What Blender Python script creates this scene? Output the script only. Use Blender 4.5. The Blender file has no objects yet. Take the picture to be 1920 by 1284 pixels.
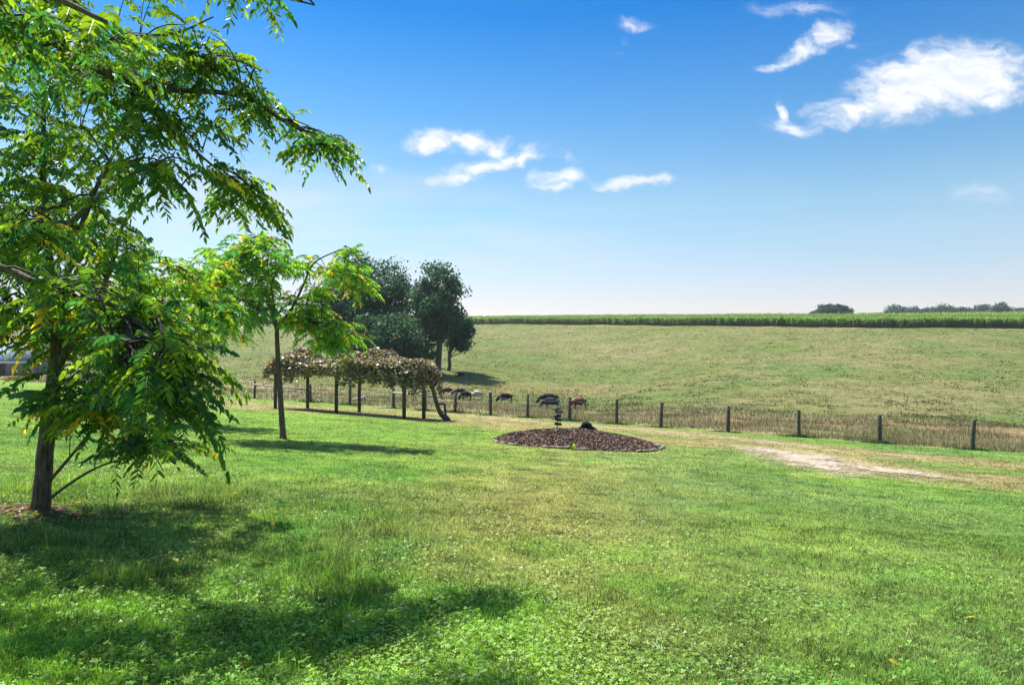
import bpy, math, random
import numpy as np
from mathutils import Vector, Matrix
random.seed(7); rng = np.random.default_rng(7)
SC = bpy.context.scene
COL = SC.collection
EYE = 1.65
F = 1280.0            # focal length in photograph pixels (24 mm lens)

# ------------------------------------------------------------------ camera, world, sun, exposure
cam_d = bpy.data.cameras.new('camera'); cam = bpy.data.objects.new('camera', cam_d); COL.objects.link(cam)
cam.location = (0, 0, EYE); cam.rotation_euler = (math.radians(90), 0, 0)
cam_d.lens = 24; cam_d.sensor_width = 36; cam_d.clip_start = 0.05; cam_d.clip_end = 9000
SC.camera = cam
SC.view_settings.view_transform = 'Standard'; SC.view_settings.look = 'None'
SC.view_settings.exposure = 1.45; SC.view_settings.gamma = 1.0
SUN_EL = math.radians(59); SUN_DIR_H = Vector((-0.70, 0.714, 0)).normalized()
sun_vec = Vector((SUN_DIR_H.x*math.cos(SUN_EL), SUN_DIR_H.y*math.cos(SUN_EL), math.sin(SUN_EL)))
sd = bpy.data.lights.new('sun', 'SUN'); sd.energy = 4.9; sd.angle = math.radians(0.5); sd.color = (1.0, 0.95, 0.86)
so = bpy.data.objects.new('sun', sd); COL.objects.link(so)
so.rotation_euler = sun_vec.to_track_quat('Z', 'Y').to_euler()

world = bpy.data.worlds.new('World'); SC.world = world; world.use_nodes = True
wn = world.node_tree; wn.nodes.clear()
def N(nt, typ, **kw):
    n = nt.nodes.new(typ)
    for k, v in kw.items():
        if k.startswith('i_'):
            n.inputs[k[2:].replace('_', ' ')].default_value = v
        else: setattr(n, k, v)
    return n
def M(nt, op, a, b=None, c=None, clamp=False):
    n = nt.nodes.new('ShaderNodeMath'); n.operation = op; n.use_clamp = clamp
    for i, v in enumerate((a, b, c)):
        if v is None: continue
        if isinstance(v, (int, float)): n.inputs[i].default_value = v
        else: nt.links.new(v, n.inputs[i])
    return n.outputs[0]
def MIX(nt, fac, a, b, blend='MIX'):
    n = nt.nodes.new('ShaderNodeMix'); n.data_type = 'RGBA'; n.blend_type = blend
    for sock, v in ((n.inputs[0], fac), (n.inputs[6], a), (n.inputs[7], b)):
        if isinstance(v, (int, float)): sock.default_value = v
        elif isinstance(v, tuple): sock.default_value = v if len(v) == 4 else (*v, 1)
        else: nt.links.new(v, sock)
    return n.outputs[2]
def RAMP(nt, fac, stops, interp='LINEAR'):
    n = nt.nodes.new('ShaderNodeValToRGB'); r = n.color_ramp; r.interpolation = interp
    while len(r.elements) < len(stops): r.elements.new(0.5)
    for e, (p, c) in zip(r.elements, stops):
        e.position = p; e.color = (*c, 1) if len(c) == 3 else c
    nt.links.new(fac, n.inputs[0]); return n.outputs[0]

sky = N(wn, 'ShaderNodeTexSky', sky_type='NISHITA', sun_disc=False)
sky.sun_elevation = SUN_EL; sky.sun_rotation = math.atan2(SUN_DIR_H.x, SUN_DIR_H.y)
sky.air_density = 1.0; sky.dust_density = 0.6; sky.ozone_density = 1.6; sky.altitude = 200
tc = N(wn, 'ShaderNodeTexCoord')
sep = N(wn, 'ShaderNodeSeparateXYZ'); wn.links.new(tc.outputs['Generated'], sep.inputs[0])
X, Y, Z = sep.outputs
ysafe = M(wn, 'MAXIMUM', Y, 0.05)
u = M(wn, 'DIVIDE', X, ysafe); w = M(wn, 'DIVIDE', Z, ysafe)
comb = N(wn, 'ShaderNodeCombineXYZ'); wn.links.new(u, comb.inputs[0]); wn.links.new(w, comb.inputs[1])
n1 = N(wn, 'ShaderNodeTexNoise', i_Scale=11.0, i_Detail=9.0, i_Roughness=0.60)
wn.links.new(comb.outputs[0], n1.inputs['Vector'])
vs = N(wn, 'ShaderNodeVectorMath', operation='SUBTRACT'); wn.links.new(n1.outputs['Color'], vs.inputs[0]); vs.inputs[1].default_value = (0.5, 0.5, 0.5)
vm = N(wn, 'ShaderNodeVectorMath', operation='MULTIPLY'); wn.links.new(vs.outputs[0], vm.inputs[0]); vm.inputs[1].default_value = (0.11, 0.06, 0)
va = N(wn, 'ShaderNodeVectorMath', operation='ADD'); wn.links.new(comb.outputs[0], va.inputs[0]); wn.links.new(vm.outputs[0], va.inputs[1])
CL = [ # px, py, rx, ry, angle (deg, + = rising to the right), strength
 (1800,138,140,72,5,1.4),(1720,160,140,66,14,1.25),(1655,185,105,36,24,1.0),(1590,212,80,26,20,.9),(1480,238,62,18,-12,.85),(1462,220,18,34,0,.75),(1680,125,80,28,5,.7),
 (1870,180,90,30,8,.9),(1560,200,70,14,10,.5),
 (1555,66,72,26,20,.85),(1490,95,55,18,32,.75),(1445,122,38,12,10,.6),(1500,14,110,20,0,.45),(1610,85,40,10,5,.35),
 (1190,38,50,16,-3,.5),(1165,72,16,10,0,.35),
 (812,262,52,26,5,1.0),(880,258,60,20,-8,.9),(925,268,40,22,0,.85),(915,303,90,20,14,1.0),(862,328,60,16,12,.85),(985,290,40,18,22,.85),
 (1050,326,62,20,5,.95),(1035,345,50,12,0,.7),(1188,337,78,12,0,1.0),(1055,288,36,14,-15,.4),(705,306,22,14,0,.45),(1845,362,60,26,-10,.33),(1160,100,20,8,0,.2)]
acc = None
for (px, py, rx, ry, ang, st) in CL:
    mp = N(wn, 'ShaderNodeMapping', vector_type='TEXTURE')
    mp.inputs['Location'].default_value = ((px-960)/F, (640-py)/F, 0)
    mp.inputs['Rotation'].default_value = (0, 0, math.radians(ang))
    mp.inputs['Scale'].default_value = (rx*1.25/F, ry*1.25/F, 1)
    wn.links.new(va.outputs[0], mp.inputs[0])
    ln = N(wn, 'ShaderNodeVectorMath', operation='LENGTH'); wn.links.new(mp.outputs[0], ln.inputs[0])
    v = M(wn, 'MULTIPLY', M(wn, 'SUBTRACT', 1.0, ln.outputs['Value'], clamp=True), st)
    acc = v if acc is None else M(wn, 'MAXIMUM', acc, v)
n2 = N(wn, 'ShaderNodeTexNoise', i_Scale=26.0, i_Detail=6.0, i_Roughness=0.6)
mp2 = N(wn, 'ShaderNodeMapping'); mp2.inputs['Scale'].default_value = (1, 2.2, 1); wn.links.new(va.outputs[0], mp2.inputs[0]); wn.links.new(mp2.outputs[0], n2.inputs['Vector'])
dens = M(wn, 'ADD', acc, M(wn, 'MULTIPLY', M(wn, 'SUBTRACT', n2.outputs[0], 0.5), M(wn, 'MULTIPLY', M(wn, 'MINIMUM', M(wn, 'MULTIPLY', acc, 3.0), 1.0), 1.15)))
mr = N(wn, 'ShaderNodeMapRange', interpolation_type='SMOOTHSTEP'); wn.links.new(dens, mr.inputs[0])
mr.inputs[1].default_value = 0.04; mr.inputs[2].default_value = 0.90
cloud = M(wn, 'MULTIPLY', mr.outputs[0], M(wn, 'GREATER_THAN', Y, 0.1))
# thin veil near the left horizon and general high haze
n3 = N(wn, 'ShaderNodeTexNoise', i_Scale=2.2, i_Detail=5.0, i_Roughness=0.55)
mp3 = N(wn, 'ShaderNodeMapping'); mp3.inputs['Scale'].default_value = (1, 5.5, 1); mp3.inputs['Rotation'].default_value = (0, 0, 0.12)
wn.links.new(comb.outputs[0], mp3.inputs[0]); wn.links.new(mp3.outputs[0], n3.inputs['Vector'])
veil_n = RAMP(wn, n3.outputs[0], [(0.42, (0, 0, 0)), (0.72, (1, 1, 1))])
mrv = N(wn, 'ShaderNodeMapRange', interpolation_type='SMOOTHSTEP'); wn.links.new(w, mrv.inputs[0])
mrv.inputs[1].default_value = 0.34; mrv.inputs[2].default_value = 0.12
mru = N(wn, 'ShaderNodeMapRange', interpolation_type='SMOOTHSTEP'); wn.links.new(u, mru.inputs[0])
mru.inputs[1].default_value = 0.25; mru.inputs[2].default_value = -0.35
veil = M(wn, 'MULTIPLY', M(wn, 'MULTIPLY', veil_n, mrv.outputs[0]), M(wn, 'MULTIPLY', M(wn, 'ADD', mru.outputs[0], 0.15), 1.15))
# clear sky colour grade by elevation; out-of-frame overhead sky boosted as added fill light
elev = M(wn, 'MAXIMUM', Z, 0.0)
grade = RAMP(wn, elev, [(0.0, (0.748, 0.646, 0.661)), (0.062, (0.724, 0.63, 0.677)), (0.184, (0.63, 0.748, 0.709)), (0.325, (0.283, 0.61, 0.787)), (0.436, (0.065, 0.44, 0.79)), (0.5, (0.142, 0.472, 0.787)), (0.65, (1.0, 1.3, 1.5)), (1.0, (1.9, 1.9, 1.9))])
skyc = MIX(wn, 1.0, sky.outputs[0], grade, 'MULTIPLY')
skyc = MIX(wn, veil, skyc, (4.0, 4.25, 4.7))
ccol = MIX(wn, 1.0, RAMP(wn, n2.outputs[0], [(0.38, (0.84, 0.89, 0.98)), (0.58, (1, 1, 1))]), (5.0, 5.08, 5.2), 'MULTIPLY')
skyc = MIX(wn, M(wn, 'MULTIPLY', cloud, 0.97), skyc, ccol)
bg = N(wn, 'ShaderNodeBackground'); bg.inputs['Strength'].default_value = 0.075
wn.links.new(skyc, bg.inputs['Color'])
wo = N(wn, 'ShaderNodeOutputWorld'); wn.links.new(bg.outputs[0], wo.inputs[0])

# ------------------------------------------------------------------ numpy noise
def _h(ix, iy, seed):
    n = (ix.astype(np.int64)*374761393 + iy.astype(np.int64)*668265263 + seed*1442695041) & 0xffffffff
    n = ((n ^ (n >> 13))*1274126177) & 0xffffffff
    return ((n ^ (n >> 16)) & 0xffff)/65535.0
def vnoise(x, y, seed=0):
    x = np.asarray(x, float); y = np.asarray(y, float)
    ix = np.floor(x); iy = np.floor(y); fx = x-ix; fy = y-iy
    fx = fx*fx*(3-2*fx); fy = fy*fy*(3-2*fy)
    a = _h(ix, iy, seed); b = _h(ix+1, iy, seed); c = _h(ix, iy+1, seed); d = _h(ix+1, iy+1, seed)
    return (a*(1-fx)+b*fx)*(1-fy)+(c*(1-fx)+d*fx)*fy
def fbm(x, y, seed=0, o=4):
    s = 0; a = 0.5; t = 0
    for i in range(o):
        s = s+a*vnoise(x*2**i, y*2**i, seed+i*17); t += a; a *= 0.55
    return s/t
def sstep(a, b, x):
    t = np.clip((x-a)/(b-a), 0, 1); return t*t*(3-2*t)

# ------------------------------------------------------------------ terrain
def plane_z(x, y): return -0.048*x - 0.0658*y
def fence_s(x, y): return (y-(28+(18.9-x)*0.5405))/1.137
TAB = {
 -700: [(90,712),(130,690),(200,640),(300,606),(420,600)],
 -300: [(85,712),(120,690),(180,645),(290,606),(400,600)],
 0:   [(75,712),(98,702),(130,680),(180,642),(270,605),(380,598)],
 250: [(66,722),(90,702),(120,675),(170,640),(260,605),(370,598)],
 480: [(58,735),(75,718),(100,682),(150,640),(250,606),(340,599)],
 700: [(52,750),(65,742),(80,726),(95,696),(150,640),(240,606),(320,599)],
 850: [(50,757),(65,748),(78,739),(88,718),(100,694),(140,648),(180,624),(232,606),(310,599)],
 1040:[(45,780),(55,772),(70,757),(85,735),(110,696),(140,654),(170,625),(205,606),(280,600)],
 1300:[(42,790),(52,773),(65,752),(85,715),(110,674),(140,633),(172,609),(240,602)],
 1600:[(38,810),(48,788),(60,763),(80,715),(105,665),(130,630),(152,613),(210,601)],
 1900:[(36,826),(46,797),(58,772),(75,722),(100,668),(125,632),(147,614),(200,598)],
 2300:[(36,840),(50,790),(75,725),(100,670),(125,634),(145,616),(200,598)],
 2900:[(40,830),(75,725),(100,670),(145,616),(200,600)],
}
cp = []
for px, rows in TAB.items():
    for d, py in rows:
        x = (px-960)/F*d; z = EYE-(py-640)/F*d
        cp.append((x, d, z-plane_z(x, d)))
for x in (-45, -30, -15, 0, 12, 22, 34):
    yf = 28+(18.9-x)*0.5405
    for dy in (-14, -6, 0):
        cp.append((x, yf+dy, 0.0))
cp = np.array(cp)
S0 = 50.0
def _tk(r2): return np.where(r2 > 1e-12, r2*np.log(np.maximum(r2, 1e-12)), 0)
def _tps_fit(p):
    n = len(p); q = p[:, :2]/S0
    r2 = ((q[:, None]-q[None])**2).sum(-1)
    A = np.zeros((n+3, n+3)); A[:n, :n] = _tk(r2)+np.eye(n)*1e-3
    A[:n, n] = 1; A[:n, n+1:] = q; A[n, :n] = 1; A[n+1:, :n] = q.T
    return np.linalg.solve(A, np.concatenate([p[:, 2], [0, 0, 0]]))
TW = _tps_fit(cp)
def tps(x, y):
    x = np.asarray(x, float).ravel(); y = np.asarray(y, float).ravel(); out = np.empty(len(x)); n = len(cp)
    q = cp[:, :2]/S0
    for i in range(0, len(x), 20000):
        a = x[i:i+20000]/S0; b = y[i:i+20000]/S0
        r2 = (a[:, None]-q[None, :, 0])**2+(b[:, None]-q[None, :, 1])**2
        out[i:i+20000] = _tk(r2) @ TW[:n]+TW[n]+TW[n+1]*a+TW[n+2]*b
    return out
def ground_z(x, y):
    x = np.asarray(x, float); y = np.asarray(y, float); shp = np.broadcast(x, y).shape
    x = np.broadcast_to(x, shp).ravel(); y = np.broadcast_to(y, shp).ravel()
    s = fence_s(x, y)
    cx = np.clip(x, -280, 260)
    z = plane_z(cx, y)
    far = s > 0
    if far.any():
        yy = np.minimum(y[far], 330)
        t = tps(cx[far], yy)+plane_z(cx[far], yy)
        k = sstep(0, 6, s[far])
        z = z.copy(); zf = plane_z(cx[far], y[far])*(1-k)+t*k
        r = np.maximum(y[far], np.abs(x[far])*0.9)
        kk = sstep(240, 420, r)
        z[far] = zf*(1-kk)+8.0*kk
    z = np.where(s < -60, np.minimum(z, 6), z)
    # near relief of the mown lawn and lumpy pasture
    z = z+0.05*(fbm(x*0.35, y*0.35, 3, 3)-0.5)*sstep(1, 6, np.abs(y))
    z = z+0.5*(fbm(x*0.12, y*0.12, 9, 3)-0.5)*sstep(12, 40, s)*(1-sstep(250, 400, y))
    return z.reshape(shp)
def gz(x, y): return float(ground_z(np.array([x]), np.array([y]))[0])
def P(px, py, d): return Vector(((px-960)/F*d, d, EYE-(py-640)/F*d))
def hit(px, py, dmin=2.5, dmax=400):
    d = np.geomspace(dmin, dmax, 1500)
    zr = EYE-(py-640)/F*d; g = ground_z((px-960)/F*d, d)
    i = int(np.argmax(zr < g)); 
    if zr[i] >= g[i]: i = len(d)-1
    return Vector(((px-960)/F*d[i], d[i], g[i]))

# lane masks -------------------------------------------------------
def seg_dist(x, y, pts):
    best = np.full(np.shape(x), 1e9)
    for (ax, ay), (bx, by) in zip(pts[:-1], pts[1:]):
        dx, dy = bx-ax, by-ay; L = dx*dx+dy*dy
        t = np.clip(((x-ax)*dx+(y-ay)*dy)/L, 0, 1)
        best = np.minimum(best, np.hypot(x-ax-t*dx, y-ay-t*dy))
    return best
def plp(px, py):
    ux = (px-960)/F; d = EYE/((py-640)/F-0.048*ux-0.0658); return (ux*d, d)
RUT1 = [plp(*p) for p in ((120,737),(250,741),(400,748),(560,760),(700,767),(860,776),(1040,793),(1180,801),(1290,812),(1400,823),(1500,833),(1620,846),(1800,862),(2050,885))]
RUT2 = [plp(*p) for p in ((400,757),(560,766),(700,774),(880,790),(1000,801),(1230,823),(1330,829),(1430,838),(1520,853),(1600,868),(1700,883),(1800,892),(2050,912))]
BLOB = [(plp(a, b), r) for a, b, r in ((1425,839,.5),(1465,845,.9),(1505,853,1.1),(1535,866,1.0),(1560,878,.7),(1630,879,.5),(1665,883,.6),(1712,887,.5))]
def lane_val(x, y):
    n = fbm(x*1.1, y*1.1, 21, 4)-0.5
    n2 = fbm(x*0.25, y*0.25, 33, 3)-0.5
    d1 = seg_dist(x, y, RUT1); d2 = seg_dist(x, y, RUT2); d3 = np.max([r-np.hypot(x-p[0], (y-p[1])*.62) for p, r in BLOB], axis=0)
    v = np.maximum.reduce([0.26-d1+n2*1.4, -0.55-d2+n2*2.4, d3+n2*.8+.25])+n*1.9
    return v
def lane_dry(x, y):
    d = np.minimum(seg_dist(x, y, RUT1), seg_dist(x, y, RUT2)); return 1-sstep(0.8, 3.6, d+(fbm(x*.5, y*.5, 5)-.5)*2)

BX, BY, BRX, BRY = 2.05, 21.3, 2.52, 2.3      # mulch bed
def bed_r(x, y):
    return np.hypot((x-BX)/BRX, (y-BY)/BRY)+(fbm(x*0.8, y*0.8, 71, 2)-0.5)*0.16

def zone_color(x, y):
    """base colour of what grows at a place (linear)"""
    x = np.asarray(x, float); y = np.asarray(y, float)
    s = fence_s(x, y)
    g1 = np.array((0.086, 0.200, 0.024)); g2 = np.array((0.160, 0.290, 0.038)); dry = np.array((0.29, 0.250, 0.085)); pale = np.array((0.150, 0.250, 0.080))
    a = fbm(x*0.55, y*0.55, 41, 4); b = fbm(x*0.22+7, y*0.30, 52, 4); c = fbm(x*1.7, y*1.7, 63, 3)
    col = g1+(g2-g1)*sstep(.35, .65, a)[..., None]
    # drier belt running down the middle of the lawn
    mid = np.exp(-((x-(0.10*y-0.4))/(0.14*y+0.75))**2)*(1-sstep(17, 26, y))
    dk = sstep(.36, .66, 0.55*b+0.45*c+0.12*mid)
    col = col+(dry-col)*(dk*(0.24+0.5*mid))[..., None]
    near = sstep(6.2, 4.6, y)*sstep(1.6, -.2, x)
    col = col+(np.array((0.165, 0.310, 0.026))-col)*(near*.8)[..., None]
    # mowing streaks on the right side
    ang = np.arctan2(y-2, x+6); rad = np.hypot(x+6, y-2)
    st = vnoise(rad*1.3, ang*5, 77)*sstep(0.5, 2.5, x)
    col = col+(pale-col)*(st*0.62)[..., None]
    far = sstep(12, 22, y)*(1-sstep(-1, 5, x))
    col = col+(np.array((0.175, 0.285, 0.040))-col)*(far*0.5)[..., None]
    ld = lane_dry(x, y); col = col+(np.array((0.28, 0.235, 0.095))-col)*(ld*0.95*sstep(.2, .5, a+.15))[..., None]
    # beyond the fence: tall dry grass, then pasture
    u_ = x/np.maximum(y, 1)
    send = 21+16*(fbm(x*.05, y*.05, 81)-.5)
    tall = sstep(-0.6, 0.6, s)*(1-sstep(send-4, send+5, s))
    t1 = np.array((0.255, 0.215, 0.105)); t2 = np.array((0.155, 0.165, 0.06)); br = np.array((0.185, 0.125, 0.065))
    tc_ = t1+(t2-t1)*sstep(.4, .65, fbm(x*.25, y*.25, 91, 4))[..., None]
    bb = sstep(.44, .56, fbm(x*.09+3, y*.3, 95, 4))*sstep(6, 10, s)*sstep(3, 9, x+0.0*y)
    tc_ = tc_+(br-tc_)*(bb*0.8)[..., None]
    pa = fbm(x*.045, y*.06, 101, 5); pb = fbm(x*.35, y*.5, 105, 4)
    p1 = np.array((0.120, 0.150, 0.036)); p2 = np.array((0.190, 0.178, 0.075)); p3 = np.array((0.080, 0.155, 0.03))
    pc = p1+(p2-p1)*sstep(.35, .68, .6*pa+.4*pb)[..., None]
    pc = pc+(p3-pc)*(sstep(.55, .75, fbm(x*.07+9, y*.12, 111, 4))*0.6)[..., None]
    band = np.exp(-((y-86)/5.0)**2)*np.exp(-((x+3)/10)**2)
    pc = pc+(np.array((0.23, 0.175, 0.065))-pc)*np.clip(band*sstep(.3, .6, pb)*1.2, 0, 1)[..., None]
    pc = pc*.66; tc_ = tc_*.74
    beyond = tall[..., None]*tc_+(1-tall[..., None])*pc
    k = sstep(-0.4, 0.5, s+(c-.5)*1.5)[..., None]
    return col*(1-k)+beyond*k

# ------------------------------------------------------------------ object helpers
def new_mesh(name, V, faces, mat=None, parent=None, col=None, smooth=False):
    """faces: list of int arrays, each (n,k)"""
    me = bpy.data.meshes.new(name); V = np.asarray(V, dtype=np.float32).reshape(-1, 3)
    me.vertices.add(len(V)); me.vertices.foreach_set('co', V.ravel())
    faces = [np.asarray(f, dtype=np.int32) for f in faces if len(f)]
    lv = np.concatenate([f.ravel() for f in faces]); tot = np.concatenate([np.full(len(f), f.shape[1], np.int32) for f in faces])
    st = np.concatenate([[0], np.cumsum(tot)[:-1]]).astype(np.int32)
    me.loops.add(len(lv)); me.loops.foreach_set('vertex_index', lv)
    me.polygons.add(len(tot)); me.polygons.foreach_set('loop_start', st)
    try: me.polygons.foreach_set('loop_total', tot)
    except Exception: pass
    if smooth: me.polygons.foreach_set('use_smooth', np.ones(len(tot), bool))
    me.update(calc_edges=True)
    if col is not None:
        ca = me.color_attributes.new('Col', 'FLOAT_COLOR', 'POINT')
        c4 = np.ones((len(V), 4), np.float32); c4[:, :3] = col; ca.data.foreach_set('color', c4.ravel())
    if mat: me.materials.append(mat)
    o = bpy.data.objects.new(name, me); COL.objects.link(o)
    if parent: o.parent = parent
    return o
def tag(o, label=None, cat=None, group=None, kind=None):
    if label: o['label'] = label
    if cat: o['category'] = cat
    if group: o['group'] = group
    if kind: o['kind'] = kind
    return o
def empty(name, loc, label, cat, group=None, rz=0):
    o = bpy.data.objects.new(name, None); COL.objects.link(o); o.location = loc; o.rotation_euler = (0, 0, rz); o.empty_display_size = .2
    return tag(o, label, cat, group)
class MB:
    def __init__(s): s.V = []; s.Q = []; s.T = []; s.n = 0; s.C = []
    def add(s, V, Q=None, T=None, c=None):
        V = np.asarray(V, float); s.V.append(V)
        if Q is not None and len(Q): s.Q.append(np.asarray(Q)+s.n)
        if T is not None and len(T): s.T.append(np.asarray(T)+s.n)
        s.C.append(np.tile(np.array(c if c is not None else (1, 1, 1)), (len(V), 1))); s.n += len(V)
    def tube(s, pts, rad, sides=8, cap=True, rough=0.0, c=None, flat=None):
        pts = np.array([tuple(p) for p in pts], float); n = len(pts); rad = np.broadcast_to(np.asarray(rad, float), (n,))
        tg = np.gradient(pts, axis=0); tg /= np.linalg.norm(tg, axis=1)[:, None]+1e-9
        ref = np.array((0.0, 0, 1)) if abs(tg[0, 2]) < .9 else np.array((1.0, 0, 0))
        a = np.cross(tg[0], ref); a /= np.linalg.norm(a)
        V = []
        th = np.arange(sides)*2*math.pi/sides
        for i in range(n):
            a = a-tg[i]*a.dot(tg[i]); a /= np.linalg.norm(a)+1e-9; b = np.cross(tg[i], a)
            r = rad[i]*(1+rough*(rng.random(sides)-.5)*2)
            V.append(pts[i]+np.outer(np.cos(th)*r, a)+np.outer(np.sin(th)*r, b))
        V = np.concatenate(V); Q = []
        for i in range(n-1):
            for j in range(sides):
                k = (j+1) % sides; Q.append((i*sides+j, i*sides+k, (i+1)*sides+k, (i+1)*sides+j))
        T = []
        if cap:
            V = np.concatenate([V, pts[:1], pts[-1:]]); m = n*sides
            for j in range(sides):
                k = (j+1) % sides; T.append((k, j, m)); T.append(((n-1)*sides+j, (n-1)*sides+k, m+1))
        s.add(V, Q, T, c)
    def box(s, c, size, R=None, col=None, taper=0):
        h = np.array(size)/2.0
        v = np.array([(x, y, z) for z in (-1, 1) for y in (-1, 1) for x in (-1, 1)], float)
        v[:, :2] *= np.where(v[:, 2:] > 0, 1-taper, 1); v = v*h
        if R is not None: v = v @ np.array(R.to_3x3()).T
        s.add(v+np.array(c), [(0, 2, 3, 1), (4, 5, 7, 6), (0, 1, 5, 4), (2, 6, 7, 3), (0, 4, 6, 2), (1, 3, 7, 5)], None, col)
    def build(s, name, mat, parent=None, smooth=False, usecol=False):
        V = np.concatenate(s.V)
        if parent is not None: V = V-np.array(parent.matrix_world.translation if parent.parent is None else (0, 0, 0)) if False else V
        f = []
        if s.Q: f.append(np.concatenate(s.Q))
        if s.T: f.append(np.concatenate(s.T))
        return new_mesh(name, V, f, mat, parent, np.concatenate(s.C) if usecol else None, smooth)
def local(o, root):
    """mesh was written in world coordinates: make it local to root (a pure translation)"""
    me = o.data; me.transform(Matrix.Translation(-root.location)); me.update(); return o

# ------------------------------------------------------------------ materials
def mat(name): 
    m = bpy.data.materials.new(name); m.use_nodes = True; nt = m.node_tree; nt.nodes.clear()
    return m, nt, N(nt, 'ShaderNodeOutputMaterial')
def leaf_mat(name, trans=0.45, gloss=0.35, tboost=(1.5, 1.7, 0.8), rough=0.42):
    m, nt, out = mat(name)
    at = N(nt, 'ShaderNodeAttribute', attribute_name='Col')
    p = N(nt, 'ShaderNodeBsdfPrincipled'); p.inputs['Roughness'].default_value = rough
    p.inputs['Specular IOR Level'].default_value = gloss
    nt.links.new(at.outputs[0], p.inputs['Base Color'])
    t = N(nt, 'ShaderNodeBsdfTranslucent')
    tc2 = MIX(nt, 1.0, at.outputs[0], tboost, 'MULTIPLY'); nt.links.new(tc2, t.inputs[0])
    mx = N(nt, 'ShaderNodeMixShader'); mx.inputs[0].default_value = trans
    nt.links.new(p.outputs[0], mx.inputs[1]); nt.links.new(t.outputs[0], mx.inputs[2]); nt.links.new(mx.outputs[0], out.inputs[0])
    return m
def rough_mat(name, c1, c2, scale=8.0, bump=0.4, rough=0.85, stretch=(1, 1, 1), c3=None, dist=0.02, spec=0.25):
    m, nt, out = mat(name)
    tcx = N(nt, 'ShaderNodeTexCoord'); mp = N(nt, 'ShaderNodeMapping'); mp.inputs['Scale'].default_value = stretch
    nt.links.new(tcx.outputs['Object'], mp.inputs[0])
    n = N(nt, 'ShaderNodeTexNoise', i_Scale=scale, i_Detail=8.0, i_Roughness=0.65); nt.links.new(mp.outputs[0], n.inputs['Vector'])
    stops = [(0.32, c1), (0.68, c2)] if c3 is None else [(0.3, c1), (0.5, c2), (0.7, c3)]
    c = RAMP(nt, n.outputs[0], stops)
    p = N(nt, 'ShaderNodeBsdfPrincipled'); p.inputs['Roughness'].default_value = rough; p.inputs['Specular IOR Level'].default_value = spec
    nt.links.new(c, p.inputs['Base Color'])
    b = N(nt, 'ShaderNodeBump'); b.inputs['Strength'].default_value = bump; b.inputs['Distance'].default_value = dist
    nt.links.new(n.outputs[0], b.inputs['Height']); nt.links.new(b.outputs[0], p.inputs['Normal']); nt.links.new(p.outputs[0], out.inputs[0])
    return m
M_leaf = leaf_mat('walnut_leaf', 0.47, 0.35, (1.9, 1.95, 0.85), 0.52)
M_far = leaf_mat('distant_leaf', 0.25, 0.10, (1.2, 1.3, 0.8), 0.6)
M_blade = leaf_mat('grass_blade', 0.42, 0.30, (1.35, 1.35, 0.9), 0.5)
M_dryblade = leaf_mat('dry_grass', 0.35, 0.15, (1.1, 1.1, 1.0), 0.7)
M_vine = leaf_mat('vine_leaf', 0.28, 0.55, (1.3, 1.1, 0.6), 0.42)
M_bark = rough_mat('walnut_bark', (0.020, 0.014, 0.010), (0.115, 0.085, 0.06), 16, 1.0, 0.95, (2.2, 2.2, 0.35), (0.18, 0.14, 0.10), 0.02)
M_twig = rough_mat('twig_bark', (0.018, 0.015, 0.009), (0.055, 0.05, 0.028), 30, 0.3)
M_post = rough_mat('weathered_post', (0.035, 0.030, 0.022), (0.12, 0.108, 0.085), 14, 0.6, 0.9, (3, 3, 0.3))
M_rail = rough_mat('weathered_rail', (0.16, 0.14, 0.12), (0.36, 0.33, 0.29), 10, 0.4, 0.9, (1, 1, 4))
M_wire = rough_mat('fence_wire', (0.10, 0.10, 0.10), (0.22, 0.21, 0.20), 20, 0.0, 0.5)
M_gravel = rough_mat('pale_gravel', (0.14, 0.108, 0.076), (0.25, 0.205, 0.15), 5, 1.0, 0.95, (1, 1, 1), (0.34, 0.285, 0.215), 0.03)
M_mulch = rough_mat('bark_mulch', (0.020, 0.012, 0.010), (0.095, 0.058, 0.046), 18, 1.0, 0.95, (1, 1, 1), (0.18, 0.12, 0.095), 0.05)

# ground -----------------------------------------------------------
def sgrid(lo, hi, n, s):
    a = math.asinh(lo/s); b = math.asinh(hi/s); return s*np.sinh(np.linspace(a, b, n))
gx = sgrid(-3500, 3500, 620, 6.0); gy = sgrid(-200, 5000, 620, 5.0)
GX, GY = np.meshgrid(gx, gy, indexing='xy')
GZ = ground_z(GX, GY)
mound = np.clip(1-bed_r(GX, GY), -1, 1)
V = np.stack([GX, GY, GZ], -1).reshape(-1, 3)
idx = np.arange(V.shape[0]).reshape(GX.shape)
Q = np.stack([idx[:-1, :-1], idx[:-1, 1:], idx[1:, 1:], idx[1:, :-1]], -1).reshape(-1, 4)
gc = zone_color(GX.ravel(), GY.ravel())
sl_ = fence_s(GX.ravel(), GY.ravel()); gc = gc*(1-.30*sstep(.5, -1, sl_)*sstep(-90, -60, sl_))[:, None]
lv = sstep(-0.7, 0.5, lane_val(GX.ravel(), GY.ravel()))*(fence_s(GX.ravel(), GY.ravel()) < 0)
gc = gc*(1-0.55*lv[:, None])+np.array((0.27, 0.225, 0.155))*(0.55*lv[:, None])
m_ground, nt, out = mat('turf_ground')
at = N(nt, 'ShaderNodeAttribute', attribute_name='Col')
geo = N(nt, 'ShaderNodeNewGeometry')
na = N(nt, 'ShaderNodeTexNoise', i_Scale=1.6, i_Detail=9.0, i_Roughness=0.72); nt.links.new(geo.outputs['Position'], na.inputs['Vector'])
nb = N(nt, 'ShaderNodeTexNoise', i_Scale=0.35, i_Detail=7.0, i_Roughness=0.7); nt.links.new(geo.outputs['Position'], nb.inputs['Vector'])
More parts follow.
